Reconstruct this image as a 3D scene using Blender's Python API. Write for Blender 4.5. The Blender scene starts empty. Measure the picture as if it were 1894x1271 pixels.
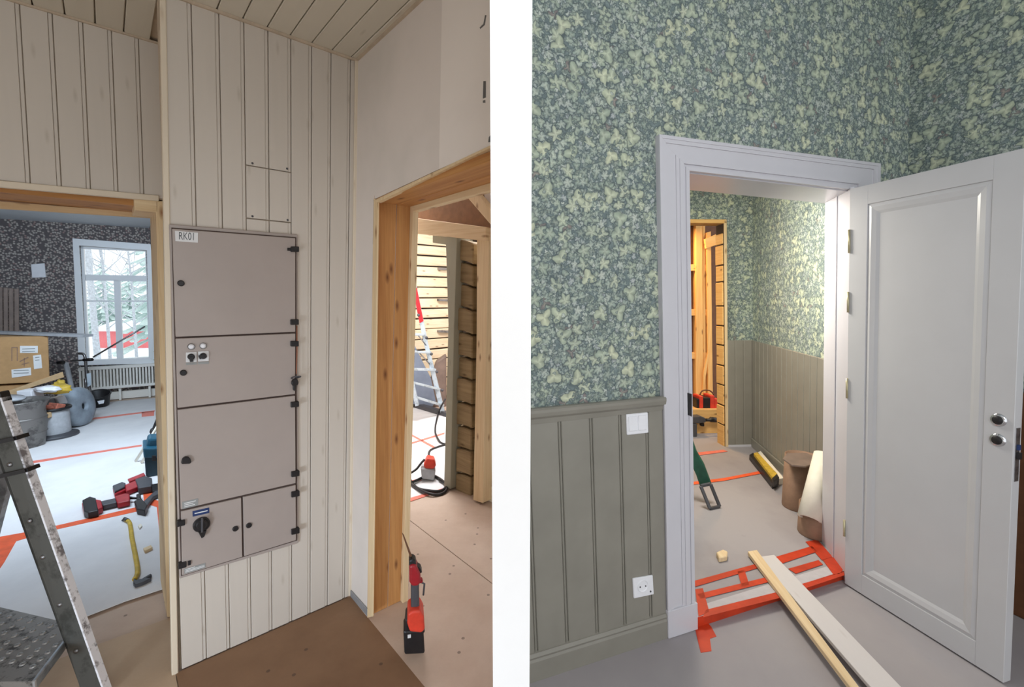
import bpy, bmesh, random
from math import *
from mathutils import Vector, Matrix
random.seed(7)
scene = bpy.context.scene
COL = scene.collection
V = Vector

# ------------------------------------------------------------------ camera
F, PX, PY, EYE = 841.0, 947.0, 635.5, 1.55
TH = atan(85.5 / F)
cam_d = bpy.data.cameras.new('camera')
cam_d.sensor_width = 36.0
cam_d.lens = F / 1894 * 36
cam_d.clip_start = 0.02
cam = bpy.data.objects.new('camera', cam_d)
COL.objects.link(cam)
cam.location = (0, 0, EYE)
cam.rotation_euler = (pi / 2 - TH, 0, 0)
scene.camera = cam

# ------------------------------------------------------------------ world, lights, exposure
scene.view_settings.view_transform = 'Standard'
scene.view_settings.look = 'None'
scene.view_settings.exposure = 0.55
scene.view_settings.gamma = 1.0
scene.view_settings.use_curve_mapping = False
wd = bpy.data.worlds.new('overcast')
scene.world = wd
wd.use_nodes = True
bg = wd.node_tree.nodes['Background']
bg.inputs[0].default_value = (0.93, 0.97, 1.0, 1)
bg.inputs[1].default_value = 1.0

def area(name, loc, target, size, energy, color=(1, 1, 1), size_y=None, spread=180):
    l = bpy.data.lights.new(name, 'AREA')
    l.energy = energy; l.color = color; l.size = size; l.spread = radians(spread)
    if size_y: l.shape = 'RECTANGLE'; l.size_y = size_y
    o = bpy.data.objects.new(name, l); COL.objects.link(o)
    o.location = loc
    o.rotation_euler = (V(target) - V(loc)).to_track_quat('-Z', 'Y').to_euler()
    return o
area('window_room_fill', (-3.5, 3.5, 2.45), (-4.6, 5.0, 0.3), 1.2, 88, (0.70, 0.85, 1.0))  # unseen bluish fill added to brighten the window room
area('front_fill', (0.45, -0.9, 3.05), (0.45, 1.2, 0.6), 0.7, 16, (1.0, 0.98, 0.97))  # added fill behind the viewer, mainly to whiten the dividing wall's end
area('low_fill', (-1.5, -0.9, 0.45), (-0.80, 2.1, 0.25), 0.4, 4.4, (0.70, 0.84, 1.0), None, 75)  # added low cool fill that lifts the lower left walls
area('log_room_fill', (-0.9, 4.4, 2.95), (-0.8, 4.6, 0), 0.9, 85, (0.95, 0.97, 1.0))  # unseen fill added in place of daylight in the log room
area('hall_fill', (1.15, 3.1, 2.1), (2.2, 3.35, 0.9), 0.5, 27, (1.0, 0.95, 0.84))  # added warm fill aimed at the hall's right side and jamb
area('stud_room_lamp', (1.75, 5.35, 2.3), (2.0, 5.5, 0.5), 0.3, 18, (1.0, 0.62, 0.28))

# ------------------------------------------------------------------ geometry helpers
cT, sT = cos(TH), sin(TH)
EYEV = V((0, 0, EYE))
def ray(x, y):
    a = (x - PX) / F; b = (PY - y) / F
    return V((a, cT + b * sT, -sT + b * cT))
def fl(x, y, z=0.0):
    d = ray(x, y); t = (z - EYE) / d.z
    return EYEV + d * t
UL = -ray(555, 8500); UL = UL / UL.z          # the two old rooms are a little out of plumb
UR = -ray(1420, 11450); UR = UR / UR.z

class Plane:
    """a wall plane: o on the floor, u along the floor, v up, n towards the viewer's side"""
    def __init__(s, a, b, up):
        s.o = V(a); s.u = (V(b) - V(a)).normalized(); s.v = V(up)
        n = s.u.cross(s.v).normalized()
        if n.dot(EYEV - s.o) < 0: n = -n
        s.n = n
    def px(s, x, y, off=0.0):
        d = ray(x, y)
        t = (s.o + s.n * off - EYEV).dot(s.n) / d.dot(s.n)
        return EYEV + d * t
    def p(s, a, t, off=0.0): return s.o + s.u * a + s.v * t + s.n * off
    def st(s, x, y, off=0.0):
        p = s.px(x, y, off) - s.o - s.n * off
        t = p.z / s.v.z if abs(s.v.z) > .1 else 0
        return (p - s.v * t).dot(s.u), t
    @property
    def frame(s): return (s.u, s.v.normalized(), s.n)
class Flat:
    """a level plane at height z"""
    def __init__(s, z): s.z = z; s.n = V((0, 0, 1)); s.frame = (V((1, 0, 0)), V((0, 1, 0)), V((0, 0, 1)))
    def px(s, x, y, off=0.0): return fl(x, y, s.z + off)
def facing(B, up=(0, 0, 1)):
    """upright plane through B turned towards the room's viewer side"""
    r = V((B.y, -B.x, 0)).normalized()
    return Plane(V((B.x, B.y, 0)), V((B.x, B.y, 0)) + r, up)

def prism(bm, pts, vec):
    a = [bm.verts.new(p) for p in pts]; b = [bm.verts.new(V(p) + vec) for p in pts]
    n = len(pts)
    bm.faces.new(a); bm.faces.new(b[::-1])
    for i in range(n):
        bm.faces.new((a[i], b[i], b[(i + 1) % n], a[(i + 1) % n]))
def slab(bm, W, pix, o0, o1):
    """pixel outline laid on plane W at offset o1, thick down to o0"""
    prism(bm, [W.px(x, y, o1) for x, y in pix], W.n * (o0 - o1))
def rect(bm, W, a0, a1, t0, t1, o0, o1):
    prism(bm, [W.p(a0, t0, o1), W.p(a1, t0, o1), W.p(a1, t1, o1), W.p(a0, t1, o1)], W.n * (o0 - o1))
def poly(bm, W, st, o0, o1):
    prism(bm, [W.p(a, t, o1) for a, t in st], W.n * (o0 - o1))
def beam(bm, a, b, w, d, side=None, both=True):
    """box from a to b; w along side, d along the third axis"""
    a = V(a); b = V(b); ax = (b - a).normalized()
    if side is None: side = V((0, 0, 1)) if abs(ax.z) < .9 else V((1, 0, 0))
    s = (V(side) - ax * ax.dot(side)).normalized(); q = ax.cross(s)
    k = .5
    pts = [a + s * w * k + q * d * k, a - s * w * k + q * d * k, a - s * w * k - q * d * k, a + s * w * k - q * d * k]
    prism(bm, pts, b - a)
    return (s, ax, q)
def tube(bm, pts, r, seg=8, cap=True):
    pts = [V(p) for p in pts]; rings = []
    nrm = None
    for i, p in enumerate(pts):
        d = (pts[min(i + 1, len(pts) - 1)] - pts[max(i - 1, 0)]).normalized()
        if nrm is None:
            nrm = d.orthogonal().normalized()
        nrm = (nrm - d * nrm.dot(d)).normalized()
        q = d.cross(nrm)
        rr = r[i] if isinstance(r, (list, tuple)) else r
        rings.append([bm.verts.new(p + (nrm * cos(2 * pi * k / seg) + q * sin(2 * pi * k / seg)) * rr) for k in range(seg)])
    for A, B in zip(rings, rings[1:]):
        for k in range(seg):
            f = bm.faces.new((A[k], A[(k + 1) % seg], B[(k + 1) % seg], B[k])); f.smooth = True
    if cap:
        bm.faces.new(rings[0][::-1]); bm.faces.new(rings[-1])
def lathe(bm, o, prof, ax=(0, 0, 1), seg=24, smooth=True):
    """profile (r, h) turned about the axis ax through o"""
    ax = V(ax).normalized(); e = ax.orthogonal().normalized(); q = ax.cross(e)
    rings = []
    for r, h in prof:
        c = V(o) + ax * h
        if r < 1e-5: rings.append([bm.verts.new(c)])
        else: rings.append([bm.verts.new(c + (e * cos(2 * pi * k / seg) + q * sin(2 * pi * k / seg)) * r) for k in range(seg)])
    for A, B in zip(rings, rings[1:]):
        for k in range(seg):
            k2 = (k + 1) % seg
            if len(A) == 1 and len(B) == 1: continue
            if len(A) == 1: f = bm.faces.new((A[0], B[k2], B[k]))
            elif len(B) == 1: f = bm.faces.new((A[k], A[k2], B[0]))
            else: f = bm.faces.new((A[k], A[k2], B[k2], B[k]))
            f.smooth = smooth
def smooth_path(pts, n=6):
    """Catmull-Rom through pts"""
    pts = [V(p) for p in pts]; out = []
    P = [pts[0] * 2 - pts[1]] + pts + [pts[-1] * 2 - pts[-2]]
    for i in range(1, len(P) - 2):
        for k in range(n):
            t = k / n
            a, b, c, d = P[i - 1:i + 3]
            out.append(.5 * ((2 * b) + (c - a) * t + (2 * a - 5 * b + 4 * c - d) * t * t + (3 * b - a - 3 * c + d) * t ** 3))
    out.append(pts[-1]); return out

BASE = {}
CLIP = [None]
def finish(name, bm, m, frame=None, base=V((0, 0, 0)), bevel=0.0, seg=1):
    if CLIP[0]:                                   # nothing of one room reaches past the middle of the dividing wall
        sg = CLIP[0]; cx = DX0 if sg > 0 else DX1
        if bm.verts and max((v.co.x - cx) * sg for v in bm.verts) > 0 and min((v.co.x - cx) * sg for v in bm.verts) < 0 and max(v.co.y for v in bm.verts) > .8:
            bmesh.ops.remove_doubles(bm, verts=bm.verts, dist=1e-6)
            bmesh.ops.bisect_plane(bm, geom=bm.verts[:] + bm.edges[:] + bm.faces[:], plane_co=(cx, 0, 0), plane_no=(sg, 0, 0), clear_outer=True)
            bmesh.ops.holes_fill(bm, edges=[e for e in bm.edges if len(e.link_faces) == 1])
    if bevel:
        bmesh.ops.remove_doubles(bm, verts=bm.verts, dist=1e-6)
        es = [e for e in bm.edges if len(e.link_faces) == 2 and e.calc_face_angle(0) > .5]
        bmesh.ops.bevel(bm, geom=es, offset=bevel, segments=seg, affect='EDGES', clamp_overlap=True, profile=.5)
    bmesh.ops.recalc_face_normals(bm, faces=bm.faces)
    u, v, n = frame if frame else (V((1, 0, 0)), V((0, 0, 1)), V((0, 1, 0)))
    uv = bm.loops.layers.uv.new('UVMap')
    for f in bm.faces:
        N = f.normal; d = (abs(N.dot(u)), abs(N.dot(v)), abs(N.dot(n)))
        k = d.index(max(d))
        a, b = ((n, v), (u, n), (u, v))[k]
        for l in f.loops:
            l[uv].uv = (l.vert.co.dot(a), l.vert.co.dot(b))
    for w in bm.verts: w.co -= base
    me = bpy.data.meshes.new(name); bm.to_mesh(me); bm.free()
    for x in (m if isinstance(m, (list, tuple)) else [m]): me.materials.append(x)
    o = bpy.data.objects.new(name, me); COL.objects.link(o)
    return o
def tag(o, label=None, cat=None, group=None, kind=None):
    if label: o['label'] = label
    if cat: o['category'] = cat
    if group: o['group'] = group
    if kind: o['kind'] = kind
    return o
def part(name, bm, m, parent, frame=None, bevel=0.0, seg=1, label=None, kind=None):
    b = BASE.get(parent.name, V((0, 0, 0)))
    o = finish(name, bm, m, frame, b, bevel, seg)
    o.parent = parent; BASE[o.name] = b
    return tag(o, label, kind=kind)
def thing(name, label, cat, loc, group=None):
    o = bpy.data.objects.new(name, None); COL.objects.link(o)
    o.empty_display_size = .05
    o.location = loc; BASE[o.name] = V(loc)
    return tag(o, label, cat, group)
def solo(name, bm, m, label, cat, frame=None, bevel=0.0, seg=1, group=None, kind=None):
    xs = [v.co for v in bm.verts]
    b = V((sum(c.x for c in xs) / len(xs), sum(c.y for c in xs) / len(xs), min(c.z for c in xs)))
    o = finish(name, bm, m, frame, b, bevel, seg); o.location = b; BASE[o.name] = b
    return tag(o, label, cat, group, kind)
def struct(name, bm, m, frame=None, parent=None, bevel=0.0, label=None):
    o = finish(name, bm, m, frame, BASE.get(parent.name, V((0, 0, 0))) if parent else V((0, 0, 0)), bevel)
    BASE[o.name] = V((0, 0, 0))
    if parent: o.parent = parent
    else: o['kind'] = 'structure'
    if label: o['label'] = label
    return o
B = bmesh.new

# ------------------------------------------------------------------ materials
def srgb(r, g, b):
    f = lambda c: ((c / 255 + .055) / 1.055) ** 2.4 if c > 10 else c / 255 / 12.92
    return (f(r), f(g), f(b), 1)
class NT:
    def __init__(s, name):
        s.m = bpy.data.materials.new(name); s.m.use_nodes = True
        s.t = s.m.node_tree; s.b = s.t.nodes['Principled BSDF']
    def n(s, typ, **kw):
        nd = s.t.nodes.new(typ)
        for k, v in kw.items():
            if k.startswith('i_'):
                key = k[2:]; key = int(key) if key.isdigit() else key.replace('_', ' ')
                s.put(nd.inputs[key], v)
            else: setattr(nd, k, v)
        return nd
    def put(s, sock, v):
        if hasattr(v, 'is_output') or isinstance(v, bpy.types.NodeSocket): s.t.links.new(v, sock)
        else: sock.default_value = v
    def math(s, op, a, b=0.0, c=0.0, clamp=False):
        nd = s.t.nodes.new('ShaderNodeMath'); nd.operation = op; nd.use_clamp = clamp
        s.put(nd.inputs[0], a); s.put(nd.inputs[1], b); s.put(nd.inputs[2], c)
        return nd.outputs[0]
    def mix(s, f, a, b, blend='MIX'):
        nd = s.t.nodes.new('ShaderNodeMix'); nd.data_type = 'RGBA'; nd.blend_type = blend
        s.put(nd.inputs[0], f); s.put(nd.inputs[6], a); s.put(nd.inputs[7], b)
        return nd.outputs[2]
    def ramp(s, f, stops):
        nd = s.t.nodes.new('ShaderNodeValToRGB'); e = nd.color_ramp.elements
        while len(e) < len(stops): e.new(.5)
        for i, (p, c) in enumerate(stops): e[i].position = p; e[i].color = c
        s.put(nd.inputs[0], f); return nd.outputs[0]
    def uv(s, sx=1, sy=1, rnd=True):
        tc = s.n('ShaderNodeTexCoord'); src = tc.outputs['UV']
        if rnd:
            oi = s.n('ShaderNodeObjectInfo')
            ad = s.n('ShaderNodeVectorMath', operation='ADD'); s.put(ad.inputs[0], src)
            k = s.math('MULTIPLY', oi.outputs['Random'], 37.0)
            cb = s.n('ShaderNodeCombineXYZ', i_0=k, i_1=k); s.put(ad.inputs[1], cb.outputs[0]); src = ad.outputs[0]
        mp = s.n('ShaderNodeMapping'); s.put(mp.inputs[0], src); mp.inputs[3].default_value = (sx, sy, 1)
        return mp.outputs[0]
    def noise(s, vec, scale=5, detail=4, rough=.6, dim='3D'):
        nd = s.n('ShaderNodeTexNoise'); nd.noise_dimensions = dim
        s.put(nd.inputs['Vector'], vec); nd.inputs['Scale'].default_value = scale
        nd.inputs['Detail'].default_value = detail; nd.inputs['Roughness'].default_value = rough
        return nd.outputs[0]
    def obj(s): return s.n('ShaderNodeTexCoord').outputs['Object']
    def bump(s, h, strength=.2, dist=.01):
        nd = s.n('ShaderNodeBump', i_Strength=strength, i_Distance=dist); s.put(nd.inputs['Height'], h)
        s.put(s.b.inputs['Normal'], nd.outputs[0])
    def base(s, c, rough=.6, metal=0.0):
        s.put(s.b.inputs['Base Color'], c); s.put(s.b.inputs['Roughness'], rough); s.put(s.b.inputs['Metallic'], metal)
        return s.m
def plain(name, c, rough=.6, metal=0.0, var=.08, scale=20, bump=0.0):
    q = NT(name); f = q.noise(q.obj(), scale, 3)
    lo = [x * (1 - var * 1.6) for x in c[:3]] + [1]; hi = [min(1, x * (1 + var * 1.2)) for x in c[:3]] + [1]
    q.base(q.ramp(f, [(.3, lo), (.7, hi)]), rough, metal)
    if bump: q.bump(f, bump, .004)
    return q.m
def painted(name, c, knot, rough=.45, kn=.55):
    """painted board: faint grain along v, knots shining through"""
    q = NT(name)
    g = q.noise(q.uv(38, 1.6), 1, 4, .55); big = q.noise(q.uv(4, .9), 1, 2)
    col = q.mix(q.math('MULTIPLY', g, .35), c, [x * .82 for x in c[:3]] + [1])
    col = q.mix(q.math('MULTIPLY', big, .3), col, [c[0] * .86, c[1] * .83, c[2] * .78, 1])
    vo = q.n('ShaderNodeTexVoronoi', voronoi_dimensions='2D', i_Scale=1.0); q.put(vo.inputs['Vector'], q.uv(13, 3.2))
    d = q.math('MULTIPLY_ADD', vo.outputs['Distance'], -9, 1.0, True)
    pr = q.n('ShaderNodeSeparateColor'); q.put(pr.inputs[0], vo.outputs['Color'])
    on = q.math('GREATER_THAN', pr.outputs[0], .55)
    col = q.mix(q.math('MULTIPLY', q.math('MULTIPLY', d, on), kn), col, knot)
    q.base(col, rough); q.bump(g, .12, .003); return q.m
def rawwood(name, light, dark, knot, rough=.7, sx=60, sy=2.2):
    q = NT(name)
    w = q.noise(q.uv(6, .8), 1, 2)
    g = q.noise(q.uv(sx, sy), 1, 5, .6)
    s_ = q.math('ADD', q.math('MULTIPLY', g, .75), q.math('MULTIPLY', w, .35))
    col = q.ramp(s_, [(.3, dark), (.68, light)])
    vo = q.n('ShaderNodeTexVoronoi', voronoi_dimensions='2D', i_Scale=1.0); q.put(vo.inputs['Vector'], q.uv(11, 4))
    d = q.math('MULTIPLY_ADD', vo.outputs['Distance'], -7, 1.0, True)
    pr = q.n('ShaderNodeSeparateColor'); q.put(pr.inputs[0], vo.outputs['Color'])
    col = q.mix(q.math('MULTIPLY', d, q.math('GREATER_THAN', pr.outputs[0], .5)), col, knot)
    q.base(col, rough); q.bump(g, .2, .003); return q.m

def ivy_paper(name):
    q = NT(name)
    tc = q.n('ShaderNodeTexCoord').outputs['UV']
    dn = q.n('ShaderNodeTexNoise', i_Scale=42.0, i_Detail=2.0); q.put(dn.inputs['Vector'], tc)
    wob = q.n('ShaderNodeVectorMath', operation='MULTIPLY_ADD'); q.put(wob.inputs[0], dn.outputs['Color'])
    wob.inputs[1].default_value = (.020, .020, 0); q.put(wob.inputs[2], tc)
    base_uv = wob.outputs[0]
    col = q.ramp(q.noise(base_uv, 34, 3), [(.3, srgb(72, 92, 96)), (.55, srgb(96, 118, 118)), (.75, srgb(122, 140, 136))])
    def layer(col, K, seed, prob, stops, r0, r1, lobes, op=1.0):
        mp = q.n('ShaderNodeMapping'); q.put(mp.inputs[0], base_uv); mp.inputs[1].default_value = (seed * 1.37, seed * 2.11, 0)
        vo = q.n('ShaderNodeTexVoronoi', voronoi_dimensions='2D', i_Scale=K, i_Randomness=.95); q.put(vo.inputs['Vector'], mp.outputs[0])
        df = q.n('ShaderNodeVectorMath', operation='SUBTRACT'); q.put(df.inputs[0], mp.outputs[0]); q.put(df.inputs[1], vo.outputs['Position'])
        xy = q.n('ShaderNodeSeparateXYZ'); q.put(xy.inputs[0], df.outputs[0])
        rc = q.n('ShaderNodeSeparateColor'); q.put(rc.inputs[0], vo.outputs['Color'])
        ang = q.math('MULTIPLY_ADD', rc.outputs[0], 6.28, q.math('ARCTAN2', xy.outputs[1], xy.outputs[0]))
        r = q.math('MULTIPLY', vo.outputs['Distance'], 1.0)
        lob = q.math('PINGPONG', q.math('MULTIPLY', ang, lobes / 3.14159265), 1.0)
        R = q.math('MULTIPLY_ADD', lob, r1, r0)
        rel = q.math('DIVIDE', r, R)
        mask = q.math('MULTIPLY', q.math('SUBTRACT', 1.0, rel), 9.0, 0, True)
        mask = q.math('MULTIPLY', mask, q.math('LESS_THAN', rc.outputs[1], prob))
        lc = q.ramp(rc.outputs[2], stops)
        vein = q.math('MULTIPLY_ADD', lob, .5, .62)
        lc = q.mix(1.0, lc, q.n('ShaderNodeCombineXYZ', i_0=vein, i_1=vein, i_2=vein).outputs[0], 'MULTIPLY')
        lc = q.mix(.25, lc, q.ramp(rel, [(0, srgb(225, 228, 190)), (.8, srgb(90, 110, 100))]))
        edge = q.math('MULTIPLY', q.math('LESS_THAN', rc.outputs[1], prob), q.math('MULTIPLY', q.math('SUBTRACT', 1.28, rel), 6.0, 0, True))
        col = q.mix(q.math('MULTIPLY', edge, .62 * op), col, srgb(52, 68, 72))
        return q.mix(q.math('MULTIPLY', mask, op), col, lc)
    g = lambda *a: srgb(*a)
    col = layer(col, 46, 1, .9, [(0, g(92, 114, 116)), (.5, g(124, 146, 140)), (1, g(152, 164, 166))], .30, .20, 3)
    col = layer(col, 36, 2, .7, [(0, g(84, 108, 106)), (.5, g(138, 158, 146)), (1, g(160, 168, 176))], .32, .18, 5)
    col = layer(col, 28, 3, .6, [(0, g(110, 134, 124)), (.5, g(150, 168, 146)), (1, g(166, 182, 168))], .31, .20, 3)
    col = layer(col, 24, 8, .5, [(0, g(88, 110, 106)), (.5, g(142, 162, 148)), (1, g(172, 182, 172))], .30, .20, 5)
    col = layer(col, 10, 4, .24, [(0, g(128, 92, 92)), (1, g(112, 84, 90))], .03, .24, 3, .8)
    col = layer(col, 16, 5, .45, [(0, g(136, 156, 136)), (.5, g(164, 178, 146)), (1, g(180, 188, 152))], .27, .24, 5)
    col = layer(col, 12.5, 6, .36, [(0, g(152, 170, 142)), (.6, g(176, 186, 146)), (1, g(190, 194, 150))], .25, .25, 3)
    col = layer(col, 52, 7, .30, [(0, g(74, 98, 98)), (.6, g(96, 120, 114)), (1, g(184, 194, 184))], .26, .2, 3)
    big = q.ramp(q.noise(base_uv, 5, 3), [(.3, (.84, .86, .9, 1)), (.7, (1.12, 1.1, 1.06, 1))])
    col = q.mix(1.0, col, big, 'MULTIPLY')
    hs = q.n('ShaderNodeHueSaturation', i_Saturation=.70, i_Value=1.24); q.put(hs.inputs['Color'], q.mix(.10, col, srgb(136, 146, 142)))
    q.base(hs.outputs[0], .75); return q.m
def dark_paper(name):
    q = NT(name); uv = q.uv(1, 1, False)
    vo = q.n('ShaderNodeTexVoronoi', voronoi_dimensions='2D', i_Scale=36.0); q.put(vo.inputs['Vector'], uv)
    d = q.math('MULTIPLY_ADD', vo.outputs['Distance'], -3.6, 1.9, True)
    rc = q.n('ShaderNodeSeparateColor'); q.put(rc.inputs[0], vo.outputs['Color'])
    d = q.math('MULTIPLY', d, q.math('GREATER_THAN', rc.outputs[0], .25))
    col = q.mix(d, srgb(84, 78, 80), q.ramp(rc.outputs[1], [(0, srgb(164, 154, 148)), (.7, srgb(204, 196, 186)), (1, srgb(150, 112, 110))]))
    col = q.mix(q.math('MULTIPLY', q.noise(uv, 60, 3), .5), col, srgb(120, 112, 110))
    q.base(col, .8); return q.m
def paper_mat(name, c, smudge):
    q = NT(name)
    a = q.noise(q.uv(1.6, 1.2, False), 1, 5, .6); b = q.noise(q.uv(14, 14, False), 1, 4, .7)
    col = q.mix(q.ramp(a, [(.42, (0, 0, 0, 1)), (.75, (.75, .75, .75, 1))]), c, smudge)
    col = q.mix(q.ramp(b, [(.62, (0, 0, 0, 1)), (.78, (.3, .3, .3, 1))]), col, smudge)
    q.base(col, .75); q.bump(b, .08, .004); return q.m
def fibreboard(name, c, d):
    q = NT(name)
    a = q.noise(q.uv(2.2, 2.2, False), 1, 5, .65); b = q.noise(q.uv(90, 90, False), 1, 2)
    col = q.mix(q.ramp(a, [(.35, (0, 0, 0, 1)), (.7, (1, 1, 1, 1))]), c, d)
    col = q.mix(q.math('MULTIPLY', b, .25), col, [x * .7 for x in c[:3]] + [1])
    vo = q.n('ShaderNodeTexVoronoi', voronoi_dimensions='2D', i_Scale=9.0); q.put(vo.inputs['Vector'], q.uv(1, 1, False))
    rc = q.n('ShaderNodeSeparateColor'); q.put(rc.inputs[0], vo.outputs['Color'])
    sp = q.math('MULTIPLY', q.math('LESS_THAN', vo.outputs['Distance'], .07), q.math('GREATER_THAN', rc.outputs[0], .8))
    col = q.mix(q.math('MULTIPLY', sp, .6), col, srgb(70, 55, 48))
    q.base(col, .7); return q.m
def plaster(name, c, d):
    q = NT(name)
    a = q.noise(q.obj(), 1.8, 4, .6); b = q.noise(q.obj(), 9, 4, .6)
    col = q.mix(q.ramp(a, [(.4, (0, 0, 0, 1)), (.66, (1, 1, 1, 1))]), c, d)
    col = q.mix(q.math('MULTIPLY', b, .2), col, [x * .85 for x in c[:3]] + [1])
    q.base(col, .85); q.bump(b, .05, .003); return q.m
def scuffed(name, c, d, rough=.35, metal=1.0, sc=9):
    q = NT(name)
    a = q.noise(q.obj(), sc, 6, .7)
    q.base(q.mix(q.ramp(a, [(.52, (0, 0, 0, 1)), (.62, (1, 1, 1, 1))]), c, d), rough, metal); return q.m

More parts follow.
